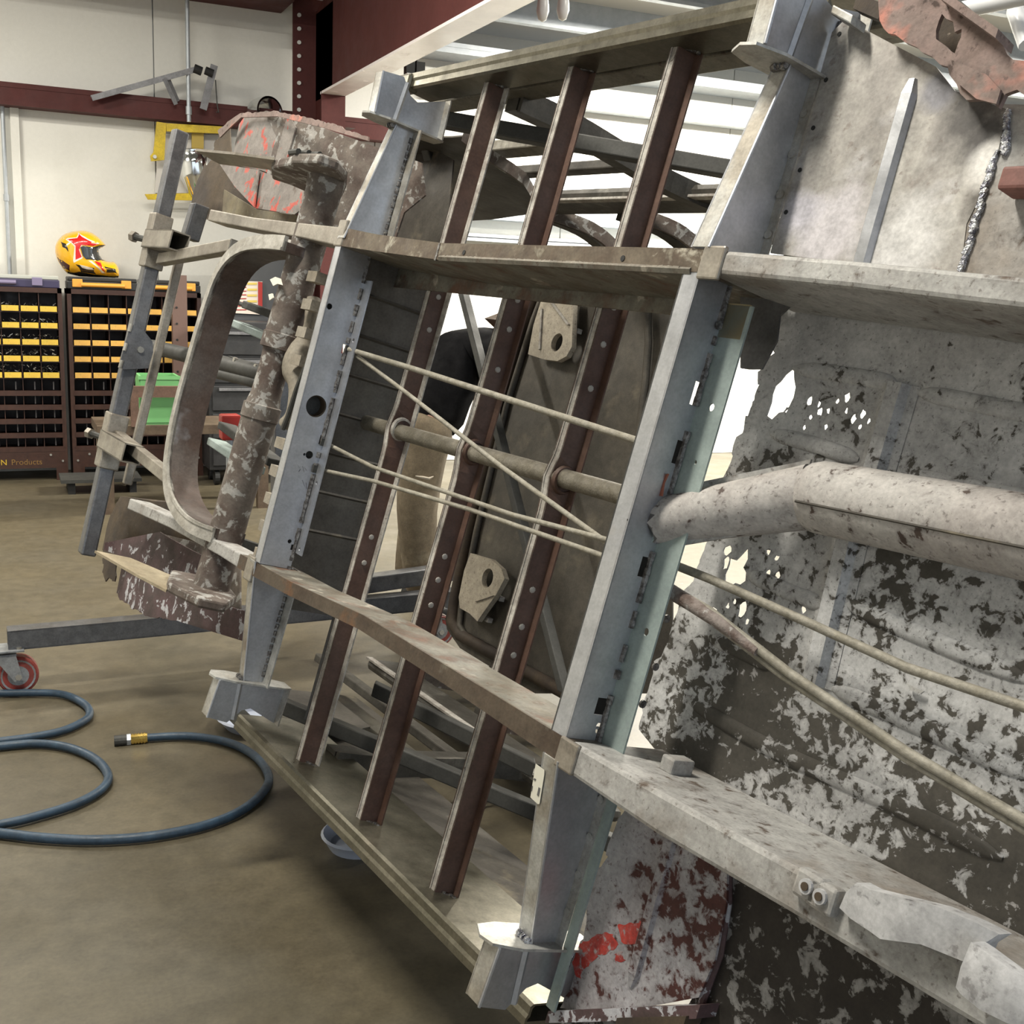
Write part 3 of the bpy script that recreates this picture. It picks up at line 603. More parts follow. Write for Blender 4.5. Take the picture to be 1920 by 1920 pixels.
part(MBd().box((.35, .25, -.064), (.392, .297, -.060)), 'paint_patch', mat('ochre_scrap', (.30, .24, .13), None, rough=.7), cr)
part(MBd().loft([circ(bu(1206, 982, .3465) + V3((x, 0, 0)), (0, 1, 0), (0, 0, 1), .027, 28, .03) for x in (0, .002)]), 'tube_opening', black_m, cr)
for px, py in ((1349, 610), (1357, 655), (1331, 705), (1322, 780), (1295, 835), (1250, 1160), (1229, 1250), (1205, 1320)):
    part(MBd().cyl(bu(px, py, .352), (1, 0, 0), .006, .003, 10), 'spot_weld', weld_m, cr)
# --- floor ribs (top hats) behind the rails
for ui, nm in ((-.641, 0), (-.349, 1), (-.061, 2)):
    e = bpy.data.objects.new('floor_rib', None); COL.objects.link(e); e.parent = van
    wc = -.163; d = .034
    def uo(v): return -.012 * math.exp(-((v + .0) / .03) ** 2)
    vs = [.744, .5, .34, .2, .09, .06, .04, .02, 0, -.02, -.04, -.06, -.09, -.2, -.34, -.5, -.744]
    part(MBd().loft([[(ui + uo(v), v, wc), (ui + uo(v) + .0215, v, wc), (ui + uo(v) + .0215, v, wc - .003), (ui + uo(v), v, wc - .003)] for v in vs]), 'crown', hat_edge, e)
    part(MBd().loft([[(ui + uo(v) + .005, v, wc + .0016), (ui + uo(v) + .0075, v, wc + .0016), (ui + uo(v) + .0075, v, wc), (ui + uo(v) + .005, v, wc)] for v in vs]), 'lap_edge', hat_edge, e)
    part(MBd().loft([[(ui + uo(v) + .0215, v, wc), (ui + .027, v, wc - d), (ui + .024, v, wc - d), (ui + uo(v) + .018, v, wc)] for v in vs]), 'web', hat_m, e)
    part(MBd().loft([[(ui + .026, v, wc - d), (ui + .043, v, wc - d), (ui + .043, v, wc - d - .003), (ui + .026, v, wc - d - .003)] for v in vs]), 'flange', hat_m if nm != 0 else hat_edge, e)
    part(MBd().loft([[(ui + uo(v), v, wc), (ui - .006, v, wc - d), (ui - .003, v, wc - d), (ui + uo(v) + .003, v, wc)] for v in vs]), 'far_web', hat_m, e)
    sp = MBd().loft([[(math.cos(k * .785) * r, math.sin(k * .785) * r, z) for k in range(8)] for r, z in ((.006, 0), (.0055, .0015), (.003, .0022))]).mesh('spot_weld', hat_edge)
    for v in (.30, .24, .17, -.20, -.26, -.30) if nm else (.28, .22, -.24, -.29):
        o = link('spot_weld', sp, e); o.matrix_local = Matrix.Translation((ui + .0245, v + rnd.uniform(-.01, .01), wc - d * .55)) @ Matrix.Rotation(math.radians(85), 4, 'Y')
    # collar where the tube passes
    pr = [circ((ui + .025 + x, 0.002, -.183), (0, 1, 0), (0, 0, 1), r, 20) for x, r in ((-.003, .026), (.003, .0235), (.004, .0195), (-.003, .0195))]
    part(MBd().loft(pr, loop=True, cap=False), 'tube_collar', hat_edge if nm == 0 else hat_m, e, smooth=40)
    for s in (1, -1):
        M = MBd()
        for k in range(9):
            x = ui - .003 + k * .0055; M.cyl((x, s * (.742 + rnd.uniform(-.002, .002)), wc - .004 - abs(k - 2) * .004), (0, 1, 0), .004, .006, 6)
        part(M, 'weld_bead', weld_m, e, kind='stuff')
# --- tube and rods
part(MBd().tube([bw(640, 779, -.180), bw(1195, 936, -.180), bw(1228, 966, -.150)], .0165, 20), 'heater_tube', tube_m, smooth=40)
def rod(pts, r, m=rod_m, name='control_rod'):
    d = pts[-1] - pts[-2]
    if pts[-1].x < .349: pts = pts + [pts[-1] + d * ((.349 - pts[-1].x) / d.x)]      # carried on to the web it is welded to
    part(MBd().tube(pts, r, 10), name, m, smooth=40)
rod([bw(653, 655, -.074), bw(770, 690, -.11), bw(1212, 832, -.10)], .0058)
rod([bw(655, 657, -.078), bw(760, 735, -.12), bw(940, 875, -.12), bw(1130, 1012, -.10), bw(1160, 1034, -.10)], .0043)
rod([bw(607, 829, -.075), bw(700, 876, -.12), bw(960, 965, -.11), bw(1130, 1010, -.09), bw(1160, 1018, -.09)], .0043)
rod([bw(592, 879, -.075), bw(700, 902, -.12), bw(880, 955, -.12), bw(1119, 1038, -.10), bw(1150, 1050, -.10)], .0043)
for px, py in ((653, 655), (607, 829), (592, 879)): part(MBd().box(onL(px - 2, py) + V3((-.001, -.008, -.006)), onL(px - 2, py) + V3((.006, .008, .006))), 'rod_bracket', brace_m, cl)
# --- outriggers: tapered channel from rail to rocker
def outrigger(ur, s, fw, bf, holes=()):
    e = bpy.data.objects.new('outrigger', None); COL.objects.link(e); e.parent = van
    pr, pt, qt, qr = (s * .352, .004), (s * .615, -.043), (s * .615, -.086), (s * .352, -.088)
    part(MBd().plate([[(ur - fw, pr[0], pr[1]), (ur, pr[0], pr[1]), (ur, pt[0], pt[1]), (ur - fw * .9, pt[0], pt[1])]], (0, 0, -.003)), 'bottom_flange', steel_warm, e, bevel=.001)
    part(MBd().plate([[(ur, *pr), (ur, *pt), (ur, *qt), (ur, *qr)]], (-.003, 0, 0)), 'web', steel, e)
    part(MBd().plate([[(ur - fw, *pr), (ur - fw * .9, *pt), (ur - fw * .9, *qt), (ur - fw, *qr)]], (.003, 0, 0)), 'rear_web', steel, e)
    part(MBd().plate([[(ur - .002, qr[0], qr[1]), (ur + bf, qr[0], qr[1]), (ur + bf, qt[0], qt[1]), (ur - .002, qt[0], qt[1])]], (0, 0, -.003)), 'top_flange', steel_warm, e)
    part(MBd().tube([(ur + .001, pr[0], pr[1]), (ur + .001, pt[0], pt[1])], .0022, 6), 'folded_edge', steel, e, smooth=40)
    if bf > .02:
        M = MBd()
        for k in range(16): v = s * (.36 + k * .0155); M.cyl((ur + .001, v, -.084), (0, 1, 0), .003 + rnd.random() * .0015, .011, 6)
        part(M, 'weld_bead', weld_m, e, kind='stuff')
    else:
        for k in range(4): part(MBd().cyl((ur + .006, s * (.40 + k * .055), -.086), (0, 0, 1), .006, .002, 12), 'spot_weld', steel_warm, e)
    # jacking bracket at the outer end
    ub = ur + .002
    br = bpy.data.objects.new('jacking_bracket', None); COL.objects.link(br); br.parent = van
    pl = part(MBd().plate([[(ub - .062, s * .612, -.02), (ub - .058, s * .612, .012), (ub - .030, s * .612, .026), (ub - .006, s * .612, .020), (ub + .012, s * .612, -.02), (ub + .024, s * .612, -.13), (ub + .020, s * .612, -.148), (ub - .02, s * .612, -.148), (ub - .05, s * .612, -.09)]], (0, s * .004, 0)), 'end_plate', steel_warm, br)
    y = lambda a: s * a
    web = [(y(.616), .012), (y(.700), .018), (y(.708), -.030), (y(.678), -.056), (y(.672), -.075), (y(.700), -.138), (y(.616), -.142)] if s < 0 or ur < 0 else [(y(.616), .012), (y(.745), .016), (y(.748), -.030), (y(.715), -.050), (y(.708), -.085), (y(.725), -.138), (y(.616), -.142)]
    part(MBd().plate([[(ub, a, b) for a, b in web]], (-.003, 0, 0)), 'web', steel, br)
    part(MBd().plate([[(ub - .034, web[0][0], .012), (ub, web[0][0], .012), (ub, web[1][0], web[1][1]), (ub - .034, web[1][0], web[1][1])]], (0, 0, -.003)), 'bottom_flange', steel_warm, br, bevel=.001)
    part(MBd().plate([[(ub - .034, web[0][0], .012), (ub - .034, web[1][0], web[1][1]), (ub - .034, web[2][0], web[2][1]), (ub - .034, web[6][0], -.10)]], (.003, 0, 0)), 'rear_web', steel_warm, br)
    part(MBd().plate([[(ub - .002, web[6][0], -.142), (ub + .022, web[6][0], -.142), (ub + .022, web[5][0], -.138), (ub - .002, web[5][0], -.138)]], (0, 0, -.003)), 'return_flange', steel_warm, br)
    part(MBd().loft([[(ub + .0005, y(a), b), (ub + .004, y(a), b - .006), (ub + .0005, y(a), b - .012)] for a, b in ((.618, -.030), (.70, -.036))]), 'pressed_rib', steel, br)
    part(MBd().tube([(ub + .001, web[0][0], .012), (ub + .001, web[1][0], web[1][1])], .0025, 6), 'folded_edge', steel, br, smooth=40)
    if ur > 0:
        M = MBd()
        for k in range(12): M.cyl((ub + .003, y(.622 + k * .0065), -.118 + k * .001), (0, 1, -.2), .0045 + rnd.random() * .002, .008, 7)
        part(M, 'weld_bead', weldhot, br, kind='stuff')
    M = MBd()
    for k in range(6): M.cyl((ur - .022 + k * .004, s * .609, -.038 + (k % 2) * .002), (1, 0, .3), .004 + rnd.random() * .002, .006, 7)
    part(M, 'weld_bead', weldhot if (ur > 0 and s < 0) else weld_m, e, kind='stuff')
    return e
for s in (1, -1):
    outrigger(-.738, s, .030, .032)
    e = outrigger(.354, s, .034, .014)
    if s < 0:
        st = [(1005, 1432), (1021, 1444), (1021, 1452), (1012, 1507), (1009, 1508), (995, 1495)]
        def onf(x, y):
            w = .0
            for _ in range(6): p = bw(x, y, w); w = .004 + (abs(p.y) - .352) / .263 * -.047 + .0012
            return bw(x, y, w)
        part(MBd().plate([[onf(*q) for q in st]], (0, 0, .0006)), 'sticker', sticker_m, e)
        for a in ([(1011, 1476), (1014, 1478), (1011, 1493), (1008, 1491)], [(1003, 1459), (1006, 1461), (1005, 1464), (1001, 1462)], [(999, 1473), (1000, 1474), (998, 1484), (997, 1483)]):
            part(MBd().plate([[onf(*q) + V3((0, 0, .0008)) for q in a]], (0, 0, .0005)), 'sticker_print', print_m, e)
# zinc strip and floor edge beside the lower front outrigger
part(MBd().box((.366, -.70, -.096), (.384, -.345, -.092)), 'zinc_strip', zinc)
# --- rocker channels and the box sections of the sides
for s in (1, -1):
    a = .741
    sec = [(a, -.134), (a, -.200 if s > 0 else -.315), (a + .003, -.200 if s > 0 else -.315), (a + .003, -.138), (a + .007, -.134), (a + .012, -.1335), (a + .020, -.1335), (a + .024, -.130), (a + .0275, -.130), (a + .0275, -.133), (a + .03, -.24), (a + .034, -.24), (a + .034, -.126), (a + .022, -.126), (a + .016, -.129), (a + .004, -.129)]
    part(MBd().loft([[(u, s * v, w) for v, w in sec] for u in (-.93 if s > 0 else -.90, .30)]), 'rocker_channel', rocker_m)
    if s < 0: part(MBd().box((-1.02, -.775, -.165), (-.88, -.745, -.135)), 'rocker_stub', brace_m)
    else: part(MBd().box((-1.02, .735, -.15), (-.90, .775, -.12)), 'rocker_stub', rocker_m, bevel=.006)
    sd = bpy.data.objects.new('body_side', None); COL.objects.link(sd); sd.parent = van
    Z = lambda v: s * v
    def rail(u0, u1, v0, v1, w0, w1, m, name='side_rail', bev=.004): part(MBd().box((u0, min(Z(v0), Z(v1)), w1), (u1, max(Z(v0), Z(v1)), w0)), name, m, sd, bevel=bev)
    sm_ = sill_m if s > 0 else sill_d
    rail(-1.0, .42, .757, .785, -.236, -.292, sm_, 'inner_sill')
    rail(-1.62 if s > 0 else -1.2, -.74, .76, .79, -.515, -.572, sm_, 'belt_rail')
    rail(-1.62, -.74, .76, .785, -.670, -.710, frame_m, 'window_rail')
    rail(-1.62, -.46, .752, .79, -.855, -.990, frame_m, 'gutter_rail', .02)
    rail(-1.62, -.46, .75, .757, -.850, -.875, hat_edge, 'gutter_lip', .001)
    def strut(pts, wv, hv, m, name):
        M = MBd(); P = smooth_path([V3(p) for p in pts], 4); M.loft([[q + V3((a_ * wv, b_ * hv, 0)) for a_, b_ in ((-.5, -.5), (.5, -.5), (.5, .5), (-.5, .5))] for q in P]); part(M, name, m, sd)
    if s < 0: rail(-.98, .12, .792, .797, -.20, -.535, dark_m, 'outer_skin', 0)
    strut([(-.69, Z(.745), -.27), (-.73, Z(.762), -.45), (-.765, Z(.768), -.65), (-.775, Z(.766), -.80), (-.74, Z(.760), -.95)], .045, .03, frame_m, 'pillar')
    strut([(-.655, Z(.75), -.27), (-.695, Z(.768), -.45), (-.73, Z(.772), -.65), (-.74, Z(.770), -.80), (-.70, Z(.764), -.95)], .012, .05, frame_m, 'pillar_edge')
    if s > 0:
        P_ = [(845, 258), (870, 256), (915, 290), (962, 320), (986, 338), (1000, 362), (1001, 385), (990, 402), (920, 412), (770, 420), (700, 420), (720, 260)]
        pl = part(MBd().plate([[bv(x, y, .74) for x, y in P_]], (0, .004, 0)), 'quarter_panel', dark_m, sd)
        M = MBd(); pp_ = [bv(x, y, .735) for x, y in P_[1:8]]
        for p, q in zip(pp_, pp_[1:]): M.beam(p, q, (.0, .03, 0), (.02, 0, .02))
        part(M, 'panel_rim', rear_m, sd)
    else:
        part(MBd().plate([[(-1.2, -.76, -.30), (-.86, -.76, -.24), (-.88, -.76, -.40), (-1.0, -.76, -.60), (-1.2, -.76, -.60)]], (0, -.004, 0)), 'quarter_panel', dark_m, sd)
    # roof bows between the roof lights
    for u0 in (-1.42, -1.03, -.62):
        strut([(u0 - .10, Z(.752), -.98), (u0 - .02, Z(.74), -1.08), (u0, Z(.71), -1.18), (u0, Z(.66), -1.30)], .05, .03, frame_m, 'roof_bow')
        strut([(u0 - .055, Z(.758), -.99), (u0 + .025, Z(.745), -1.08), (u0 + .045, Z(.715), -1.18), (u0 + .045, Z(.665), -1.30)], .012, .04, rear_m, 'bow_edge')
    # diagonal brace in the side opening
    A, B_ = bv(836, 226, .70), bv(1380, 320, .70)
    if s < 0: A.y *= -1; B_.y *= -1
    d_ = (B_ - A).normalized(); part(MBd().beam(A - d_ * .1, B_ + d_ * .2, (0, .034, 0), d_.cross(V3((0, 1, 0))) * .034), 'brace_tube', brace_m, bevel=.003)
# --- inside: bulkhead, roof skin, hinge plates, braces
M = MBd().plate([[(-.772, .345, -.085), (-.772, -.45, -.085), (-.772, -.45, -.285), (-.772, .345, -.285)]], (-.004, 0, 0)); bh = part(M, 'rear_bulkhead', bulk_m)
for k in range(7):
    v = .26 - k * .088; part(MBd().loft([[(-.770, v - .004, w), (-.766, v, w), (-.770, v + .004, w)] for w in (-.085, -.285)]), 'pressed_rib', dark_m, bh)
part(MBd().plate([[(-.79, -.36, -.25), (-.79, -.745, -.25), (-.93, -.745, -.36), (-.93, -.36, -.36)]], (-.004, 0, 0)), 'lower_bulkhead', dark_m)
for k in range(5): part(MBd().beam((-.785 - k * .03, -.42, -.243 - k * .0236), (-.785 - k * .03, -.70, -.243 - k * .0236), (.01, 0, .008), (0, 0, .012)), 'pressed_rib', bulk_m, bh)
rp = [bw(x, y, -1.3) for x, y in ((985, 540), (1005, 522), (1260, 520), (1260, 1300), (1000, 1300), (862, 1215), (838, 1180), (835, 1160), (905, 900))]
rf = part(MBd().plate([rp], (0, 0, -.006)), 'roof_skin', roof_m)
rim = [bw(x, y, -1.29) for x, y in ((1060, 540), (1015, 546), (1000, 560), (985, 600), (935, 760), (880, 990), (852, 1130), (848, 1165), (862, 1190), (960, 1245), (1080, 1310))]
part(MBd().tube(rim, .022, 8), 'roof_rim', brown_m, rf, smooth=60)
part(MBd().tube([q + V3((.05, 0, .0)) for q in rim], .012, 8), 'roof_bead', roof_m, rf, smooth=60)
part(MBd().tube([bw(x, y, -1.28) for x, y in ((1200, 540), (1214, 580), (1216, 640), (1210, 720), (1195, 840))], .012, 8), 'roof_bead', roof_m, rf, smooth=60)
def cream(pts, hole, hr, slots, w=-1.24):
    o = part(MBd().plate([[bw(x, y, w) for x, y in pts], circ(bw(*hole, w), (1, 0, 0), (0, 1, 0), hr * 1.0, 22, hr * 1.05)], (0, 0, -.02)), 'hinge_plate', cream_m, bevel=0)
    for a, b in slots: part(MBd().beam(bw(*a, w + .003), bw(*b, w + .003), (.008, .004, 0), (0, 0, .006)), 'pressed_rib', hat_edge, o)
    return o
o = cream([(1018, 552), (1068, 547), (1075, 560), (1072, 650), (1062, 668), (1045, 677), (1020, 674), (990, 664), (1000, 610)], (1044, 642), .030, [((1032, 563), (1066, 609)), ((1016, 580), (1012, 655))])
for a in ((1080, 567), (1076, 619)): part(MBd().box(bw(*a, -1.27) + V3((-.02, -.008, -.02)), bw(*a, -1.27) + V3((.02, .008, .0))), 'clip', hat_edge, o)
o = cream([(882, 1037), (920, 1048), (940, 1066), (946, 1085), (930, 1115), (905, 1150), (895, 1165), (880, 1150), (862, 1140), (860, 1120), (870, 1070)], (914, 1084), .032, [((893, 1128), (925, 1117))])
for a in ((931, 1120), (909, 1160)): part(MBd().box(bw(*a, -1.27) + V3((-.02, -.008, -.02)), bw(*a, -1.27) + V3((.02, .008, .0))), 'clip', hat_edge, o)
A, B_ = bw(864, 530, -1.1), bw(1060, 1300, -1.1); part(MBd().beam(A, B_, (.034, 0, 0), (0, 0, .034)), 'brace_tube', brace_m, bevel=.003)
A, B_ = bw(796, 250, -.42), bw(860, 470, -.62); part(MBd().beam(A, B_, (.04, 0, 0), (0, 0, .04)), 'brace_tube', brace_m, bevel=.003)
A, B_ = bv(700, 1290, -.62), bv(1000, 1440, -.62); part(MBd().beam(A, B_, (0, .034, 0), (.03, 0, .02)), 'brace_tube', brace_m, bevel=.003)
part(MBd().plate([[bw(x, y, -.45) for x, y in ((740, 300), (800, 270), (850, 300), (835, 465), (700, 470), (715, 400))]], (0, 0, -.004)), 'rear_inner_panel', dark_m)
# --- front floor pan between the rails, with rust holes
LE = [(1450, 598), (1449, 640), (1452, 662), (1436, 680), (1421, 697), (1424, 720), (1414, 750), (1402, 780), (1392, 812), (1377, 828), (1372, 850), (1364, 880), (1352, 900), (1335, 985), (1326, 1015), (1312, 1050), (1300, 1090), (1279, 1110), (1272, 1140), (1262, 1165), (1255, 1200), (1226, 1240), (1213, 1300), (1198, 1368)]
pan_pts = [(x, y) for x, y in LE] + [(1240, 1420), (1490, 1580), (1750, 1715), (2050, 1880), (2120, 1300), (2060, 630), (1920, 620), (1700, 598), (1456, 576)]
wpn = -.176
part(MBd().plate([[bw(x, y, -.11) for x, y in ((1388, 545), (1480, 575), (1462, 592), (1456, 640), (1428, 692), (1402, 692), (1388, 690))]], (0, 0, -.003)), 'floor_gusset', mat('gusset_grey', (.16, .155, .155), (.12, .115, .11), s=8, rough=.6, metal=.4))
P3 = [bw(x, y, wpn) for x, y in pan_pts]
outer = ragged([(p.x, p.y, 0) for p in P3], .009, .006, 3, set(range(len(LE) - 1)))
def blob(px, py, r, seed, asp=1.):
    c = bw(px, py, wpn); n = 14 if r > .01 else 9; out = []
    for k in range(n):
        a = -2 * math.pi * k / n; rr = r * (.6 + .75 * (noise.noise(V3((seed * 3.1 + math.cos(a) * 1.3, math.sin(a) * 1.3, seed))) + .5)); out.append(V3((c.x + math.cos(a) * rr, c.y + math.sin(a) * rr * asp, wpn)))
    return out
holes = [blob(1466, 742, .020, 1, 1.5), blob(1383, 1068, .020, 2, 1.2), blob(1364, 1032, .008, 3), blob(1362, 1056, .006, 12, 1.6), blob(1440, 1035, .0045, 4), blob(1456, 1046, .004, 5), blob(1338, 1146, .0065, 6), blob(1364, 1136, .004, 7), blob(1392, 1142, .008, 8, 1.3), blob(1400, 1165, .004, 9), blob(1377, 1128, .004, 10), blob(1506, 1143, .005, 11), blob(1440, 1074, .004, 17), blob(1458, 1078, .0045, 18)]
for i, (x, y) in enumerate(((1518, 752), (1535, 758), (1519, 782), (1537, 772), (1552, 770), (1586, 770), (1600, 784), (1612, 800), (1628, 790), (1618, 775), (1507, 802), (1570, 752), (1588, 745), (1475, 768), (1548, 800))): holes.append(blob(x, y, .0030 if i % 3 else .0048, 20 + i, 1.3))
pan = part(MBd().plate([[V3((p.x, p.y, wpn)) for p in outer]] + holes, (0, 0, -.002)), 'floor_pan', pan_m)
def bead(pts, w, r, m, parent, name='pressed_bead', asp=.45):
    P = smooth_path([bw(x, y, w) for x, y in pts], 5); rings = []
    for i, q in enumerate(P):
        t = (P[min(i + 1, len(P) - 1)] - P[max(i - 1, 0)]).normalized(); sd = t.cross(V3((0, 0, 1))); rr = r * min(1, .25 + .5 * min(i, len(P) - 1 - i))
        rings.append([q + sd * rr * math.cos(a) + V3((0, 0, 1)) * rr * asp * math.sin(a) for a in [math.pi * k / 6 for k in range(7)]])
    part(MBd().loft(rings), name, m, parent, smooth=60)
for pts in ([(1487, 690), (1600, 705), (1682, 720)], [(1445, 812), (1530, 835), (1610, 862)], [(1720, 735), (1860, 762), (2020, 795)], [(1692, 890), (1820, 915), (2020, 955)],
            [(1330, 1195), (1400, 1225), (1448, 1250)], [(1292, 1315), (1440, 1400), (1660, 1500), (1880, 1610)], [(1400, 1075), (1480, 1110), (1545, 1135)], [(1585, 1130), (1700, 1180), (1940, 1280)], [(1560, 1290), (1700, 1350), (1940, 1460)]):
    bead(pts, wpn + .0005, .011, pan_m, pan)
def stiff(px0, px1):
    A, B_ = bw(*px0, wpn), bw(*px1, wpn); d = (B_ - A).normalized(); sd = d.cross(V3((0, 0, 1))).normalized()
    part(MBd().loft([[q + sd * a + V3((0, 0, b)) for a, b in ((-.027, .001), (-.015, .003), (-.010, .016), (.010, .016), (.015, .003), (.027, .001))] for q in (A, B_)]), 'stiffener', pan_m, pan)
stiff((1692, 722), (1640, 900)); stiff((1598, 1000), (1530, 1285))
o = part(MBd().plate([[bw(x, y, wpn + .008) for x, y in ((1702, 1282), (1716, 1290), (1732, 1296), (1725, 1301), (1706, 1294))]], (0, 0, -.003)), 'torn_tab', front_m, pan)
# --- gear tube cover: two half-round covers meeting at a bend
def cover(pts, rs, m, name, n=14, a0=-20, a1=200, rag=0):
    rings = []
    for i, p in enumerate(pts):
        t = (pts[min(i + 1, len(pts) - 1)] - pts[max(i - 1, 0)]).normalized(); sd = V3((0, 0, 1)).cross(t).normalized(); up = t.cross(sd)
        ring = []
        for k in range(n + 1):
            a = math.radians(a0 + (a1 - a0) * k / n); off = t * (rag * .02 * (noise.noise(V3((k * .9, i, 4))) + .5 * noise.noise(V3((k * 2.7, 1, 4)))) if i == 0 else 0)
            ring.append(p + sd * math.cos(a) * rs[i] + up * math.sin(a) * rs[i] + off)
        for k in range(n, -1, -1):
            a = math.radians(a0 + (a1 - a0) * k / n); off = t * (rag * .02 * (noise.noise(V3((k * .9, i, 4))) + .5 * noise.noise(V3((k * 2.7, 1, 4)))) if i == 0 else 0)
            ring.append(p + sd * math.cos(a) * (rs[i] - .003) + up * math.sin(a) * (rs[i] - .003) + off)
        rings.append(ring)
    return part(MBd().loft(rings), name, m, smooth=50)
wt = -.135
cov_m = mat('cover_paint', (.47, .45, .43), (.39, .36, .34), s=7, rough=.7, c3=(.075, .05, .04), s3=40, lf=.7, t3=.63, w3=.03, c4=(.31, .27, .25), s4=6, t4=.58, bump=.2)
C0, C1, C2 = bw(1236, 978, -.062), bw(1528, 930, wt), bw(2000, 1022, wt)
cA = cover([C0, C0.lerp(C1, .08), C0.lerp(C1, .5), C0.lerp(C1, .985)], [.031, .033, .037, .042], cov_m, 'tube_cover', rag=1)
cB = cover([C1.lerp(C2, -.005), C1.lerp(C2, .03), C1.lerp(C2, .5), C2], [.043, .046, .046, .046], cov_m, 'tube_cover')
part(MBd().tube([C1.lerp(C2, .03) + V3((0, -.014, .0445)), C2 + V3((0, -.014, .0445))], .0018, 6), 'seam', dark_m, cB)
for a, b in (((1255, 922), (1520, 868)), ((1250, 1022), (1510, 978))):
    A, B_ = bw(*a, -.062), bw(*b, wt + .005); part(MBd().beam(A, B_, (0, .009, 0), (0, 0, .003)), 'edge_flange', front_m, cA)
part(MBd().plate([[bw(x, y, -.04) for x, y in ((1222, 928), (1228, 905), (1240, 892), (1252, 888), (1244, 905), (1240, 930))]], (0, 0, -.003)), 'torn_lip', mat('torn_red', (.26, .085, .05), None, rough=.7), cA)
part(MBd().plate([[bw(x, y, -.05) for x, y in ((1202, 1006), (1228, 978), (1232, 1000), (1220, 1018))]], (0, 0, -.003)), 'torn_lip', zinc, cA)
# front rods and the rusty brake line cluster
rod([bw(1236, 1048, -.085), bw(1330, 1085, -.10), bw(1510, 1165, -.12), bw(1700, 1252, -.13), bw(2000, 1352, -.13)], .0062)
scr = mat('scabby_rod', (.27, .23, .21), (.13, .09, .075), s=40, rough=.8, c3=(.38, .36, .34), s3=50, t3=.58, bump=.6, bs=200)
rod([bw(1232, 1088, -.085), bw(1330, 1145, -.09), bw(1480, 1262, -.11), bw(1700, 1410, -.12), bw(2000, 1585, -.12)], .0062)
rod([bw(1234, 1098, -.087), bw(1325, 1158, -.095), bw(1470, 1270, -.115), bw(1700, 1424, -.125), bw(2000, 1605, -.125)], .0045)
part(MBd().tube([bw(1232, 1093, -.08), bw(1300, 1135, -.085), bw(1345, 1165, -.09), bw(1420, 1222, -.10)], [.011, .010, .009, .006], 10), 'rusty_sleeve', scr, smooth=40)
# --- upper front floor: clean panel, rib, seam weld, second panel, rusty nose
wcl = -.091
cp = part(MBd().plate([[bw(x, y, wcl) for x, y in ((1444, 474), (1532, 160), (1560, 60), (1585, 36), (1612, 50), (1680, 86), (1755, 125), (1790, 170), (1888, 205), (1868, 300), (1842, 360), (1812, 420), (1800, 520))]], (0, 0, -.003)), 'front_floor_panel', clean_m)
A, B_ = bw(1712, 150, wcl), bw(1614, 496, wcl); d = (B_ - A).normalized(); sd = d.cross(V3((0, 0, 1)))
part(MBd().loft([[q + sd * a * k_ + V3((0, 0, b * k_)) for a, b in ((-.013, .0), (-.010, .009), (.004, .010), (.013, 0))] for q, k_ in ((A, .5), (A + d * .02, 1), (B_, 1))]), 'pressed_rib', steel, cp)
for px, py in ((1549, 150), (1574, 64), (1525, 240), (1500, 319), (1474, 398)): part(MBd().cyl(bw(px, py, wcl), (0, 0, 1), .0032, .002, 10), 'hole', black_m, cp)
M = MBd(); q0 = None
for k in range(60):
    t = k / 59; x = 1888 - 88 * t + 6 * noise.noise(V3((t * 14, 0, 2))); y = 212 + 300 * t
    if t < .25: x = 1888 - 15 * t
    p = bw(x, y, wcl + .001); M.cyl(p, (.3, 1, 0), .0018 + rnd.random() * .0028, .009, 6)
part(M, 'weld_bead', weldhot, cp, kind='stuff')
part(MBd().plate([[bw(x, y, wcl - .001) for x, y in ((1880, 195), (2050, 200), (2050, 560), (1790, 540), (1812, 420), (1842, 360), (1868, 300))]], (0, 0, -.003)), 'front_outer_panel', front_m)
part(MBd().box(bw(1898, 376, wcl), bw(1898, 376, wcl) + V3((.2, .026, .035))), 'step_bracket', mat('brick_primer', (.24, .10, .085), (.20, .085, .07), rough=.7), bevel=.004)
NP = [(1640, -20), (1647, 10), (1649, 38), (1657, 54), (1693, 76), (1720, 89), (1747, 106), (1777, 125), (1780, 140), (1793, 157), (1828, 187), (1872, 202), (1885, 176), (1907, 168), (1960, 190), (1960, 130), (1920, 114), (1880, 84), (1877, 70), (1834, 43), (1801, 24), (1777, 0), (1760, -20)]
NH = [(1755, 73), (1760, 40), (1766, 26), (1787, 40), (1790, 60), (1803, 54), (1797, 80), (1790, 100), (1772, 85)]
wn = -.06
Pn = ragged([(p.x, p.y, 0) for p in [bw(x, y, wn) for x, y in NP]], .010, .012, 8)
part(MBd().plate([[V3((p.x, p.y, wn)) for p in Pn], [V3((p.x, p.y, wn)) for p in ragged([(q.x, q.y, 0) for q in [bw(x, y, wn) for x, y in NH]], .006, .008, 5)]], (0, 0, -.006)), 'rusty_nose', nose_m)
part(MBd().plate([[bw(x, y, wn - .05) for x, y in ((1740, 15), (1820, 30), (1830, 110), (1745, 100))]], (0, 0, -.003)), 'nose_inner', brown_m)
part(MBd().plate([[bw(x, y, wn + .006) for x, y in ((1783, 112), (1800, 118), (1850, 140), (1876, 168), (1868, 195), (1830, 185), (1795, 155))]], (0, 0, -.004)), 'rust_flap', nose_m)
part(MBd().beam(bw(1777, 2, wn), bw(1884, 78, wn), (0, .01, 0), (.004, 0, .04)), 'nose_lip', nose_m)
part(MBd().beam(bw(1572, 26, -.07), bw(1610, 46, -.07), (0, .012, 0), (0, 0, .03)), 'corner_tab', steel_warm, bevel=.002)
part(MBd().beam(bw(1612, 8, -.1), bw(1660, 28, -.09), (0, .02, 0), (0, 0, .02)), 'nose_strip', brown_m)
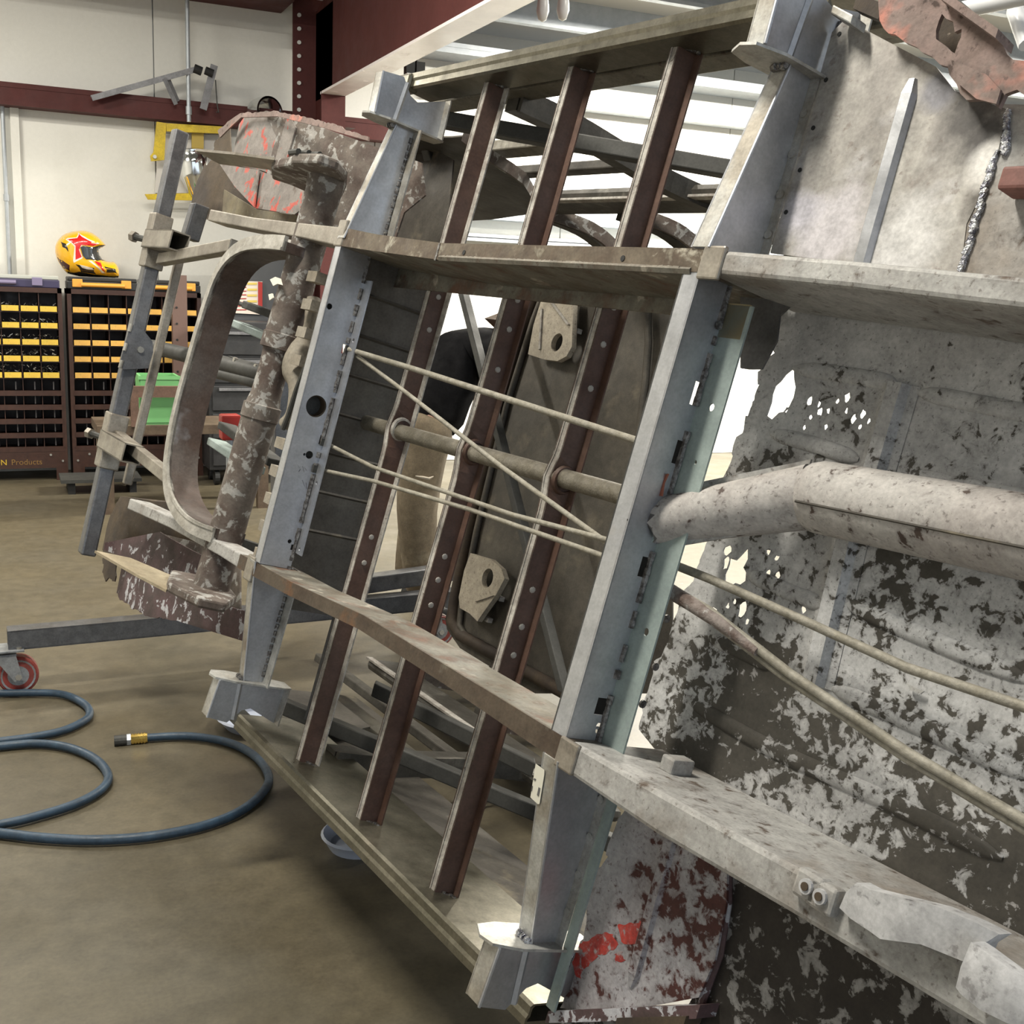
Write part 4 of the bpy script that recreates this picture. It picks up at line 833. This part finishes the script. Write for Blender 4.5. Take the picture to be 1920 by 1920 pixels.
# --- lower front: red flecked panel and the dark wheel arch
PR = [(1176, 1508), (1150, 1560), (1140, 1606), (1112, 1640), (1090, 1648), (1086, 1672), (1100, 1700), (1096, 1745), (1078, 1790), (1076, 1830), (1058, 1870), (1050, 1890), (1120, 1902), (1200, 1890), (1310, 1870), (1340, 1800), (1362, 1690), (1364, 1600), (1300, 1570), (1240, 1540)]
wr_ = -.118
Pp = ragged([(p.x, p.y, 0) for p in [bw(x, y, wr_) for x, y in PR]], .010, .006, 2, set(range(11)))
lp = part(MBd().plate([[V3((p.x, p.y, wr_)) for p in Pp]], (0, 0, -.004)), 'lower_floor_panel', red_m)
A, B_ = bw(1262, 1560, wr_), bw(1182, 1850, wr_); d = (B_ - A).normalized(); sd = d.cross(V3((0, 0, 1)))
part(MBd().loft([[q + sd * a * k_ + V3((0, 0, b * k_)) for a, b in ((-.012, .0), (-.009, .007), (.004, .008), (.012, 0))] for q, k_ in ((A, 1), (B_ - d * .02, 1), (B_, .3))]), 'pressed_rib', red_m, lp)
for k, pts in enumerate(([(1080, 1830), (1076, 1800), (1092, 1768), (1118, 1750), (1150, 1752), (1160, 1772), (1140, 1785), (1120, 1790), (1104, 1812), (1090, 1835)], [(1158, 1735), (1200, 1726), (1216, 1740), (1200, 1762), (1165, 1765)], [(1152, 1790), (1168, 1785), (1174, 1800), (1156, 1806)])):
    r_ = ragged([(q.x, q.y, 0) for q in [bw(x, y, wr_) for x, y in pts]], .008, .0025, 30 + k); part(MBd().plate([[V3((q.x, q.y, wr_ + .0004)) for q in r_]], (0, 0, -.0012)), 'red_paint', redchip, lp)
part(MBd().plate([[bw(x, y, -.135) for x, y in ((1362, 1590), (1500, 1680), (1640, 1760), (1800, 1860), (2000, 1960), (2000, 2100), (1020, 2100), (1030, 1905), (1120, 1898), (1290, 1885), (1345, 1790), (1366, 1690))]], (0, 0, -.004)), 'wheel_arch', arch_m)
part(MBd().tube([bw(x, y, -.128) for x, y in ((1366, 1600), (1366, 1690), (1350, 1790), (1320, 1870), (1300, 1930))], .005, 8), 'arch_seam', lowwell_m, smooth=40)
part(MBd().beam(bw(1045, 1905, -.12), bw(1330, 1895, -.12), (0, .018, 0), (0, 0, .04)), 'sill_remnant', lowwell_m)
part(MBd().beam(bw(1170, 1915, -.11), bw(1300, 1912, -.11), (0, .012, 0), (0, 0, .03)), 'sill_remnant', brown_m)
# --- rear: torsion tube, spring plates, hoop, wings
ut = lambda v: -1.022 + .03 * v
prof = [(.53, .040), (.50, .046), (.47, .041), (.30, .040), (.135, .0415), (.133, .0445), (.098, .0445), (.096, .036), (.06, .034), (-.01, .035), (-.035, .040), (-.037, .0445), (-.07, .0445), (-.072, .0415), (-.30, .041), (-.47, .042), (-.52, .047)]
part(MBd().loft([[V3((ut(v) + r * math.cos(2 * math.pi * k / 26), v, -.04 + r * math.sin(2 * math.pi * k / 26))) for k in range(26)] for v, r in prof]), 'torsion_tube', rear_m, smooth=30)
M = MBd().plate([[bw(x, y, .012) for x, y in ((506, 524), (516, 519), (525, 522), (528, 534), (520, 532), (512, 536))]], (0, 0, -.003)); part(M, 'torn_label', sticker_m)
M = MBd().plate([[bw(x, y, .012) for x, y in ((503, 552), (510, 550), (512, 558), (505, 563))]], (0, 0, -.003)); part(M, 'torn_label', sticker_m)
def arm(v, pts, hub, m, off):
    part(MBd().plate([[bv(x, y, v) for x, y in pts]], (0, off, 0)), 'spring_plate', m)
    h = part(MBd().plate([[bv(x, y, v + off) for x, y in hub]], (0, -off * 4, 0)), 'hub_cover', rear_m, bevel=.006); return h
arm(.52, [(366, 283), (440, 290), (514, 300), (516, 320), (455, 312), (412, 308)], [(512, 300), (520, 296), (548, 291), (552, 286), (600, 286), (636, 300), (652, 322), (642, 345), (600, 352), (550, 330), (514, 318)], clampm, .006)
arm(-.50, [(178, 1032), (245, 1046), (330, 1082), (312, 1106), (255, 1076)], [(311, 1100), (318, 1085), (372, 1095), (420, 1110), (440, 1135), (420, 1150), (370, 1140), (330, 1120), (312, 1110)], mat('tan_plate', (.40, .34, .24), (.34, .28, .19), s=8, rough=.6, metal=.3, bump=.1), -.006)
for k in range(3): part(MBd().tube([bv(x, y, .528) for x, y in ((545 + 20 * k, 286 + 2 * k), (560 + 20 * k, 284 + 3 * k))], .007, 8), 'clamp_bolt', brace_m)
hpx = [(535, 452), (500, 450), (460, 456), (428, 478), (402, 520), (378, 590), (352, 680), (330, 760), (316, 830), (311, 885), (316, 930), (335, 968), (362, 992), (400, 1008)]
HP = smooth_path([bw(x, y, .03 if i < len(hpx) - 1 else .0) for i, (x, y) in enumerate(hpx)], 3)
def hoop(win, wout, r0, r1, m, name, par=None):
    rings = []; c = sum(HP, V3()) / len(HP)
    for i, q in enumerate(HP):
        t = (HP[min(i + 1, len(HP) - 1)] - HP[max(i - 1, 0)]).normalized(); nn = t.cross(V3((0, 0, 1))).normalized()
        if nn.dot(c - q) > 0: nn = -nn
        rings.append([q - nn * r0 + V3((0, 0, win)), q - nn * r1 + V3((0, 0, win)), q - nn * r1 + V3((0, 0, wout)), q - nn * r0 + V3((0, 0, wout))])
    return part(MBd().loft(rings), name, m, par, smooth=35)
hp_ = hoop(.0, -.075, .0, .022, cradle_m, 'rear_hoop')
hoop(.004, -.006, -.012, .022, cradle_edge, 'hoop_rim', hp_); hoop(.007, .003, .015, .0225, cradle_edge, 'hoop_lip', hp_)
for k, pts in enumerate((((470, 575), (600, 622)), ((450, 610), (520, 640)), ((425, 800), (520, 870)), ((405, 830), (480, 880)))):
    part(MBd().beam(bw(*pts[0], -.10), bw(*pts[1], -.12), (0, .02, 0), (0, 0, .05)), 'cross_strut', (brace_m, zinc)[k % 2], bevel=.003)
part(MBd().tube(smooth_path([bw(x, y, -.12) for x, y in ((440, 566), (480, 580), (520, 596), (570, 605))]), .006, 8), 'brake_line', brace_m, smooth=40)
# shift coupling casting beside the tube
cst = mat('casting', (.30, .27, .22), (.24, .21, .165), s=10, rough=.7, bump=.3)
CP = [bw(x, y, -.07) for x, y in ((588, 560), (582, 600), (566, 650), (556, 690), (560, 720), (552, 770), (540, 800))]
part(MBd().tube(smooth_path(CP, 4), [.016, .016, .016, .016, .014, .012, .013, .018, .026, .030, .033, .034, .034, .033, .031, .028, .025, .022, .020, .019, .018, .018, .02, .024, .022][:len(smooth_path(CP, 4))], 14), 'shift_coupling', cst, smooth=50)
part(MBd().tube([bw(x, y, -.05) for x, y in ((572, 690), (556, 730), (540, 780), (530, 805))], .006, 8), 'coupling_strap', brace_m, smooth=40)
for k in range(11):
    t = k / 10; x = 590 - 100 * t; y = 520 + 520 * t
    if .3 < t < .55: continue
    part(MBd().box(bw(x, y, -.045) + V3((-.02, -.012, -.02)), bw(x, y, -.045) + V3((.03, .012, .01))), 'heat_fin', cst)
# upper rear wing pieces
def px_sheet(name, pts, w, f, m, sp=.05, th=.004, rag=None, amp=.01):
    P = [bw(x, y, w) for x, y in pts]; Q = [(p.x, p.y) for p in P]
    if rag is not None: Q = [(p.x, p.y) for p in ragged([(p.x, p.y, 0) for p in P], amp, .014, len(pts), rag)]
    cu = sum(q[0] for q in Q) / len(Q); cv = sum(q[1] for q in Q) / len(Q)
    vs, fs = sheet(Q, lambda x, y: (x, y, w + f(x - cu, y - cv)), sp, (0, 0, -th)); return part(MBd().add(vs, fs), name, m, smooth=40)
px_sheet('inner_wing', [(424, 305), (436, 228), (452, 213), (512, 210), (540, 216), (548, 236), (530, 300), (522, 330)], -.12, lambda x, y: -.25 * x * x, rearred_m)
px_sheet('inner_wing', [(514, 216), (560, 224), (640, 248), (694, 262), (690, 320), (664, 360), (646, 420), (560, 420), (512, 330), (530, 260)], -.14, lambda x, y: -.3 * x * x - .2 * x, rear_m, rag={0}, amp=.006)
px_sheet('wing_gusset', [(412, 308), (485, 318), (476, 388), (440, 350)], -.10, lambda x, y: 0, rearred_m)
px_sheet('wing_gusset', [(486, 320), (570, 350), (568, 390), (552, 402), (478, 390)], -.11, lambda x, y: 0, rearred_m)
px_sheet('wing_skin', [(404, 262), (428, 232), (426, 300), (470, 390), (440, 415), (372, 408), (352, 400), (362, 350), (384, 305), (396, 300)], -.22, lambda x, y: -.5 * x * x, brown_m, rag={7, 8, 9, 5, 6, 0}, amp=.02)
px_sheet('wing_edge', [(408, 245), (430, 226), (452, 212), (520, 208), (600, 226), (690, 256), (690, 264), (600, 238), (520, 218), (452, 220), (430, 240), (412, 258)], -.10, lambda x, y: 0, nose_m, rag=set(range(5)), amp=.006)
px_sheet('wing_liner', [(420, 355), (480, 392), (560, 404), (560, 430), (480, 430), (415, 420)], -.2, lambda x, y: 0, mat('ochre_liner', (.19, .16, .09), (.12, .095, .055), s=8, rough=.7, c3=(.30, .28, .23), s3=20, t3=.66, bump=.2))
# lower rear wing pieces
px_sheet('wing_skin', [(225, 930), (300, 935), (330, 990), (300, 1010), (222, 1015), (214, 1070), (212, 1090), (196, 1085), (188, 1030), (196, 980), (212, 950)], -.18, lambda x, y: -.5 * x * x, brown_m, rag={4, 5, 6, 7, 8, 9, 10}, amp=.018)
px_sheet('inner_wing', [(222, 1022), (304, 998), (320, 1010), (350, 1030), (400, 1060), (390, 1100), (330, 1085), (290, 1070), (220, 1035)], -.10, lambda x, y: -.1 * x, lowwell_m)
px_sheet('inner_wing', [(213, 1055), (260, 1078), (330, 1108), (420, 1140), (450, 1180), (440, 1208), (330, 1165), (275, 1155), (222, 1125), (205, 1110)], -.09, lambda x, y: -.2 * x * x, lowwell_m, rag={6, 7, 8}, amp=.008)
px_sheet('wing_liner', [(300, 1000), (380, 1020), (450, 1050), (450, 1190), (380, 1150), (330, 1090)], -.16, lambda x, y: 0, rear_m)

# ------------------------------------------------------------------ rotisserie that carries the van
ro = bpy.data.objects.new('rotisserie', None); COL.objects.link(ro)
tag(ro, 'grey steel tube rotisserie stand on casters clamped to the rear of the van body', 'stand')
BW = lambda p: BODY @ Vector(p)
def bbeam(M, a, b, wv, hv): return M.beam(BW(a), BW(b), MB @ Vector(wv), MB @ Vector(hv))
A, B_ = bw(330, 240, 0), bw(152, 1041, 0)
bbeam(MBd(), A + Vector((-.022, 0, -.022)), B_ + Vector((-.022, 0, -.022)), (.046, 0, 0), (0, 0, .046)).build('cross_tube', fix_m, ro, bevel=.006)
A2, B2 = bw(336, 488, -.10), bw(238, 908, -.10)
bbeam(MBd(), A2, B2, (.026, 0, 0), (0, 0, .026)).build('side_tube', clampm, ro, bevel=.004)
bbeam(MBd(), bw(375, 385, -.12), bw(355, 450, -.12), (.05, 0, 0), (0, 0, .05)).build('side_tube', fix_m, ro, bevel=.004)
d = (B_ - A).normalized()
for t, e0 in ((.265, (268, 452)), (.735, (195, 835))):
    c = A.lerp(B_, t) + Vector((-.022, 0, -.022)); sl = bbeam(MBd(), c - d * .085, c + d * .085, (.06, 0, 0), (0, 0, .06)).build('clamp_sleeve', clampm, ro, bevel=.004)
    f0 = c + Vector((-.01, 0, .01)); f1 = f0 + Vector((.27, 0, 0))
    M = MBd()
    for (o_, wv, hv) in ((Vector((0, .026, 0)), (0, .004, 0), (0, 0, .056)), (Vector((0, -.026, 0)), (0, .004, 0), (0, 0, .056)), (Vector((0, 0, .026)), (0, .056, 0), (0, 0, .004)), (Vector((0, 0, -.026)), (0, .056, 0), (0, 0, .004))):
        bbeam(M, f0 + o_, f1 + o_, wv, hv)
    M.build('clamp_box', clampm, ro)
    for dd in (-.05, .0, .05):
        b0 = c + d * dd + Vector((-.03, 0, .012)); o = MBd().tube([BW(b0), BW(b0 + Vector((-.05 if dd == 0 else -.012, 0, .03 if dd == 0 else .01)))], .010 if dd == 0 else .007, 8).build('clamp_bolt', brace_m if dd == 0 else bolt_m, ro)
        if dd == 0: MBd().cyl(BW(b0 + Vector((-.055, 0, .034))), MB @ Vector((-.05, 0, .03)), .017, .016, 6).build('bolt_head', clampm, o)
bbeam(MBd(), bw(303, 487, -.03), bw(440, 462, -.03), (0, .034, 0), (0, 0, .03)).build('link_bar', clampm, ro, bevel=.003)
bbeam(MBd(), bw(222, 818, -.03), bw(330, 905, -.03), (0, .034, 0), (0, 0, .03)).build('link_bar', clampm, ro, bevel=.003)
up_ = A.x
def onu(x, y):
    p = bu(x, y, A.x)
    for _ in range(3): p = bu(x, y, A.x + (B_.x - A.x) * (A.y - p.y) / (A.y - B_.y) + .003)
    return p
pp = MBd().plate([[BW(onu(x, y)) for x, y in ((243, 606), (270, 622), (284, 640), (285, 660), (276, 690), (228, 692), (224, 676))]], MB @ Vector((.012, 0, 0))).build('pivot_plate', fix_m, ro)
for x, y in ((242, 614), (233, 650), (225, 682)): MBd().tube([BW(onu(x + 2, y - 7) + Vector((.012, 0, 0))), BW(onu(x - 2, y + 7) + Vector((.012, 0, 0)))], .006, 8).build('weld_bead', bolt_m, pp)
MBd().cyl(BW(onu(261, 655) + Vector((.014, 0, 0))), MB @ Vector((1, 0, 0)), .010, .01, 8).build('bolt', bolt_m, pp)
for a, b, r in (((285, 650), (500, 702), .024), ((375, 692), (500, 722), .016)):
    MBd().tube([BW(bw(*a, -.18)), BW(bw(*b, -.18))], r, 14).build('pivot_tube', brace_m, ro, smooth=40)
yk = bbeam(MBd(), bw(448, 672, -.2), bw(478, 692, -.2), (.03, 0, 0), (0, 0, .06)).build('pivot_clevis', brace_m, ro, bevel=.004)
for x, y in ((441, 675), (480, 688)): MBd().cyl(BW(bw(x, y, -.165)), MB @ Vector((0, 0, 1)), .008, .01, 8).build('bolt', bolt_m, yk)
# base: beam on casters, upright and hydraulic ram
zb = .178
L1 = wp(14, 1197, 2, zb); L2 = wp(330, 1168, 2, zb); dr = (L2 - L1).normalized(); end = L1 + dr * 1.55
up = Vector((0, 0, 1)); sdv = dr.cross(up)
bm_ = MBd()
for (o_, w_, h_) in ((sdv * .028, .005, .062), (-sdv * .028, .005, .062)): bm_.beam(L1 + o_, end + o_, sdv * w_, up * h_)
for z_ in (.029, -.029): bm_.beam(L1 + up * z_, end + up * z_, sdv * .061, up * .005)
bm_.build('base_beam', fix_m, ro)
po = L1 + dr * .86; pb = Vector((po.x + .02, po.y + .05, .15))
MBd().beam(pb, Vector((pb.x, pb.y, 1.02)), (.07, 0, 0), (0, .07, 0)).build('upright', fix_m, ro, bevel=.004)
MBd().beam(pb + Vector((.2, -.1, 0)), Vector((pb.x + .2, pb.y - .1, .95)), (.05, 0, 0), (0, .05, 0)).build('upright', brace_m, ro, bevel=.004)
redp = flat('jack_red', (.45, .03, .02), .4)
rm = Vector(wp(432, 900, 1, pb.y - .15))
MBd().tube([Vector((rm.x, rm.y, .25)), Vector((rm.x, rm.y, .48))], .03, 14).build('ram_body', redp, ro, smooth=40)
MBd().tube([Vector((rm.x, rm.y, .48)), Vector((rm.x, rm.y, .85))], .013, 12).build('ram_rod', girt_g, ro, smooth=40)
MBd().box(Vector((rm.x - .03, rm.y - .03, .80)), Vector((rm.x + .03, rm.y + .03, .88))).build('ram_head', redp, ro, bevel=.006)
MBd().beam(Vector((rm.x - .25, rm.y + .1, .55)), Vector((rm.x + .35, rm.y - .2, .35)), (0, 0, .05), (0, .03, 0)).build('stay', brace_m, ro)
for q in (end - dr * .55 + sdv * 0, ):
    MBd().beam(q + Vector((0, 0, .07)), q + dr * .6 + Vector((0, .12, .07)), sdv * .06, up * .06).build('cross_beam', fix_m, ro, bevel=.004)
tyre = mat('caster_red', (.30, .045, .035), (.22, .05, .04), s=12, rough=.5, bump=.05); hubm = mat('caster_grey', (.34, .35, .36), (.26, .27, .28), s=20, rough=.45, metal=.4, bump=.05)
def caster(c, ax):
    ax = Vector(ax).normalized(); f = ax.cross(up); r = .0605
    w = Vector((c.x, c.y, r))
    wh = MBd().loft([[w + ax * h + (f * math.cos(2 * math.pi * k / 28) + up * math.sin(2 * math.pi * k / 28)) * q for k in range(28)] for h, q in ((-.024, .050), (-.024, .056), (-.019, r), (.019, r), (.024, .056), (.024, .050))]).build('caster_wheel', tyre, ro, smooth=35)
    MBd().loft([[w + ax * h + (f * math.cos(2 * math.pi * k / 24) + up * math.sin(2 * math.pi * k / 24)) * q for k in range(24)] for h, q in ((-.0255, .006), (-.027, .018), (-.022, .040), (-.026, .051), (.026, .051), (.022, .040), (.027, .018), (.0255, .006))]).build('hub', hubm, wh, smooth=35)
    top = w + f * .035 + up * .072
    fk = MBd()
    for s in (-1, 1):
        o_ = ax * .034 * s; fk.plate([[w + o_ + f * -.014 - up * .012, w + o_ + f * .012 - up * .014, top + o_ + f * .034, top + o_ - f * .030]], ax * .004 * s)
    fk.beam(top - ax * .036, top + ax * .036, f * .064, up * .006); fk.build('caster_fork', hubm, ro)
    MBd().cyl(w, ax, .010, .085, 6).build('axle_bolt', bolt_m, ro)
    pl = MBd().beam(top + up * .014 - f * .055, top + up * .014 + f * .060, ax * .09, up * .008).build('caster_plate', hubm, ro, bevel=.002)
    for a in (-.04, .045):
        for s in (-1, 1): MBd().cyl(top + f * a + ax * .033 * s + up * .02, up, .008, .008, 6).build('plate_bolt', bolt_m, pl)
cc = wp(40, 1290, 2, 0); cfx = L1 + dr * .055
caster(Vector((cfx.x - dr.x * .02, cfx.y - dr.y * .02, 0)), (-.18, -.98, 0)) if False else caster(Vector((L1.x + dr.x * .06 - .0, L1.y + dr.y * .06, 0)) - Vector((dr.x, dr.y, 0)) * .035, sdv)
caster(Vector((end.x, end.y, 0)) - Vector((dr.x, dr.y, 0)) * .10, sdv)

# ------------------------------------------------------------------ person working behind the van
px_ = Vector((1.49, 4.12, 0))
pe = bpy.data.objects.new('person', None); COL.objects.link(pe); pe.location = px_
tag(pe, 'person in black shirt and torn khaki work trousers stooping behind the van body', 'person')
def skin(name, V, E_, R, m, root=0, sub=1):
    me = bpy.data.meshes.new(name); me.from_pydata(V, E_, []); o = bpy.data.objects.new(name, me); COL.objects.link(o)
    md = o.modifiers.new('s', 'SKIN'); md.use_smooth_shade = True
    for i, r in enumerate(R):
        r = r if isinstance(r, tuple) else (r, r); me.skin_vertices[0].data[i].radius = r
    me.skin_vertices[0].data[root].use_root = True
    s2 = o.modifiers.new('d', 'SUBSURF'); s2.levels = sub; s2.render_levels = sub
    dg = bpy.context.evaluated_depsgraph_get(); m2 = bpy.data.meshes.new_from_object(o.evaluated_get(dg)); bpy.data.objects.remove(o)
    m2.name = name; m2.materials.clear(); m2.materials.append(m); m2.shade_smooth(); return link(name, m2, pe)
skin_m = flat('skin', (.42, .24, .17), .55); shirt = mat('shirt_black', (.008, .008, .009), (.013, .013, .014), s=12, spec=.1, rough=.95, bump=.3, bs=40); khaki = mat('khaki', (.165, .130, .085), (.125, .097, .062), s=9, rough=.9, bump=.5, bs=22, c4=(.26, .22, .15), s4=7, t4=.60)
hp3 = (0, 0, .76)
JV = [hp3, (.06, .01, .90), (.16, .03, 1.00), (.26, .05, 1.07), (.33, .06, 1.11), (.42, .06, 1.13), (.50, .06, 1.13),      # pelvis .. head
      (-.03, -.09, .72), (-.06, -.11, .44), (-.02, -.12, .08), (.10, -.14, .03),
      (.03, .10, .72), (.04, .13, .44), (0, .14, .08), (.12, .15, .03),
      (.24, -.14, 1.03), (.33, -.20, .82), (.50, -.14, .76), (.57, -.11, .76),
      (.27, .22, 1.04), (.38, .26, .84), (.54, .18, .79), (.61, .14, .79), (.60, .06, 1.10)]
JE = [(0, 1), (1, 2), (2, 3), (3, 4), (4, 5), (5, 6), (0, 7), (7, 8), (8, 9), (9, 10), (0, 11), (11, 12), (12, 13), (13, 14), (3, 15), (15, 16), (16, 17), (17, 18), (3, 19), (19, 20), (20, 21), (21, 22), (6, 23)]
JR = [.08, .08, .09, .08, .052, .085, .088, .06, .05, .036, .03, .06, .05, .036, .03, .05, .040, .028, (.042, .02), .05, .040, .028, (.042, .02), .014]
for w_, s in ((18, -1), (22, 1)):
    b = Vector(JV[w_])
    for k, (dy, ln) in enumerate(((-.03, .060), (-.01, .072), (.01, .068), (.03, .052))):
        i = len(JV); JV += [tuple(b + Vector((.035, dy, -.004))), tuple(b + Vector((.035 + ln * .55, dy * 1.1, -.014))), tuple(b + Vector((.03 + ln, dy * 1.1, -.036)))]; JE += [(w_, i), (i, i + 1), (i + 1, i + 2)]; JR += [.0095, .0085, .007]
    i = len(JV); JV += [tuple(b + Vector((-.01, -s * .045, -.01))), tuple(b + Vector((.025, -s * .06, -.025)))]; JE += [(w_, i), (i, i + 1)]; JR += [.011, .009]
skin('body', JV, JE, JR, skin_m)
skin('trousers', [(0, 0, .76), (-.03, -.088, .70), (-.065, -.11, .46), (-.03, -.12, .09), (.03, .10, .70), (.04, .13, .46), (0, .14, .09), (.03, 0, .82)], [(0, 1), (1, 2), (2, 3), (0, 4), (4, 5), (5, 6), (0, 7)], [(.135, .14), .102, .085, .072, .102, .085, .072, (.135, .13)], khaki)
skin('shirt', [(.0, .0, .71), (.05, .01, .92), (.15, .03, 1.02), (.25, .05, 1.07), (.24, -.15, 1.03), (.33, -.20, .83), (.27, .23, 1.04), (.38, .26, .85), (.31, .055, 1.10), (.47, -.15, .77), (.51, .19, .80)], [(0, 1), (1, 2), (2, 3), (3, 4), (4, 5), (3, 6), (6, 7), (3, 8), (5, 9), (7, 10)], [(.16, .165), .15, .15, .125, .07, .06, .07, .06, .07, .045, .045], shirt)
skin('hair', [(.42, .06, 1.20), (.48, .06, 1.21), (.38, .06, 1.15)], [(0, 1), (0, 2)], [.085, .07, .06], flat('hair_brown', (.04, .025, .015), .7))
for s in (-1, 1):
    skin('boot', [(.0, .01 + s * .13, .09), (.01, .01 + s * .135, .045), (.13, .01 + s * .14, .03)], [(0, 1), (1, 2)], [.05, .05, .038], black_m)
M = MBd(); tp = [(-.10, -.195, .605), (-.075, -.20, .60), (-.05, -.203, .595), (-.03, -.20, .602)]
M.tube([Vector(q) for q in tp], [.002, .006, .006, .002], 6).build('torn_patch', flat('torn_lining', (.45, .40, .32), .8), pe)

# ------------------------------------------------------------------ clutter seen past the rotisserie
def crate(name, label, cat, px, py, y, sx, sy, sz, m, z=0):
    c = wp(px, py, 1, y); e = empty(name, label, cat, (c.x, y, z)); t = .012
    M = MBd().box((-sx, -sy, 0), (sx, sy, t))
    for s in (-1, 1): M.box((s * sx - t / 2, -sy, t), (s * sx + t / 2, sy, sz)).box((-sx, s * sy - t / 2, t), (sx, s * sy + t / 2, sz))
    M.build('tub', m, e); MBd().box((-sx - .012, -sy - .012, sz - .02), (sx + .012, -sy + .004, sz)).build('rim', m, e); return e
gz = wp(300, 790, 1, 6.6).z
tb = empty('work_bench', 'low timber bench behind the upright square tube', 'bench', (wp(300, 800, 1, 6.6).x, 6.6, 0)); 
MBd().box((-.35, -.2, gz - .05), (.6, .25, gz)).build('top', mat('bench_wood', (.12, .085, .055), (.09, .06, .04), s=12, rough=.7), tb)
for x_ in (-.3, .55): MBd().box((x_ - .03, -.17, 0), (x_ + .03, -.11, gz - .05)).build('leg', MATS['bench_wood'], tb); MBd().box((x_ - .03, .15, 0), (x_ + .03, .21, gz - .05)).build('leg', MATS['bench_wood'], tb)
crate('tool_tub', 'bright green plastic tub on the low timber bench', 'tub', 296, 790, 6.55, .10, .10, .27, flat('tub_green', (.16, .42, .16), .5), gz)
pk = wp(282, 743, 1, 6.35); t = empty('timber_plank', 'brown timber plank lying in front of the green tub', 'plank', (pk.x, 6.38, gz))
MBd().box((-.12, -.02, .16), (.25, .02, .22)).build('board', mat('plank_brown', (.15, .085, .06), (.12, .07, .05), s=14, rough=.7), t); 
for x_ in (-.08, .2): MBd().box((x_ - .02, -.02, 0), (x_ + .02, .02, .16)).build('spacer', MATS['plank_brown'], t)
pk = wp(341, 620, 1, 7.3); t = empty('steel_channel', 'tall red brown steel channel standing by the bolt bins', 'channel', (pk.x, 7.4, 0))
zt = wp(341, 516, 1, 7.35).z
MBd().box((-.045, -.03, 0), (.045, -.02, zt)).box((-.045, -.02, 0), (-.035, .03, zt)).box((.035, -.02, 0), (.045, .03, zt)).build('web', mat('channel_brown', (.14, .085, .07), None, rough=.6), t)
for k in range(6): MBd().cyl((-.02, -.031, zt - .1 - k * .1), (0, 1, 0), .007, .004, 10).build('hole', black_m, t)
c = wp(160, 905, 2, 0); t = empty('steel_plinth', 'low flat steel plinth on the floor below the right bolt cabinet', 'plinth', (c.x, c.y - .32, 0))
MBd().box((-.16, -.1, .07), (.3, .18, .09)).build('top', brace_m, t); 
for x_ in (-.1, .25): MBd().box((x_ - .02, -.08, 0), (x_ + .02, .15, .07)).build('foot', black_m, t)

x0 = wp(392, 700, 1, 7.2).x; x1 = wp(566, 700, 1, 7.2).x; zt = wp(470, 604, 1, 7.2).z  # added dark cabinet, blocks the bright wall seen through the hoop
t = empty('added_dark_cabinet', 'dark grey cabinet with drawers added to block the bright wall behind the rotisserie', 'cabinet', ((x0 + x1) / 2, 7.22, 0)); hw = (x1 - x0) / 2
tc = mat('added_cabinet_grey', (.030, .030, .032), (.024, .024, .026), s=6, rough=.5, bump=.02)
MBd().box((-hw, 0, .1), (hw, .3, zt)).build('case', tc, t, bevel=.006)
n_ = 5; dz = (zt - .16) / n_
for k in range(n_):
    d_ = MBd().box((-hw + .02, -.012, .13 + k * dz), (hw - .02, 0, .11 + (k + 1) * dz)).build('drawer', tc, t, bevel=.004)
    MBd().beam((-hw + .06, -.022, .09 + (k + 1) * dz), (hw - .06, -.022, .09 + (k + 1) * dz), (0, .012, 0), (0, 0, .018)).build('handle', brk_m, d_)
for a in (-hw + .05, hw - .05):
    for b in (.05, .25): MBd().cyl((a, b, .05), (1, 0, 0), .05, .03, 16).build('wheel', black_m, t)
for nm_, lb, a, b, yy in (('steel_pipe', 'white steel pipe high up at the top right corner, the long one', (1790, 22), (1990, -22), -.55), ('steel_pipe', 'short white steel pipe leaning high at the far right edge', (1903, 18), (1926, 84), -.6)):
    o = MBd().tube([BW(bw(*a, yy)), BW(bw(*b, yy))], .014, 10).build(nm_, flat('pipe_white_' + str(len(lb)), (.75, .76, .78), .35), None, smooth=40); tag(o, lb, 'pipe')
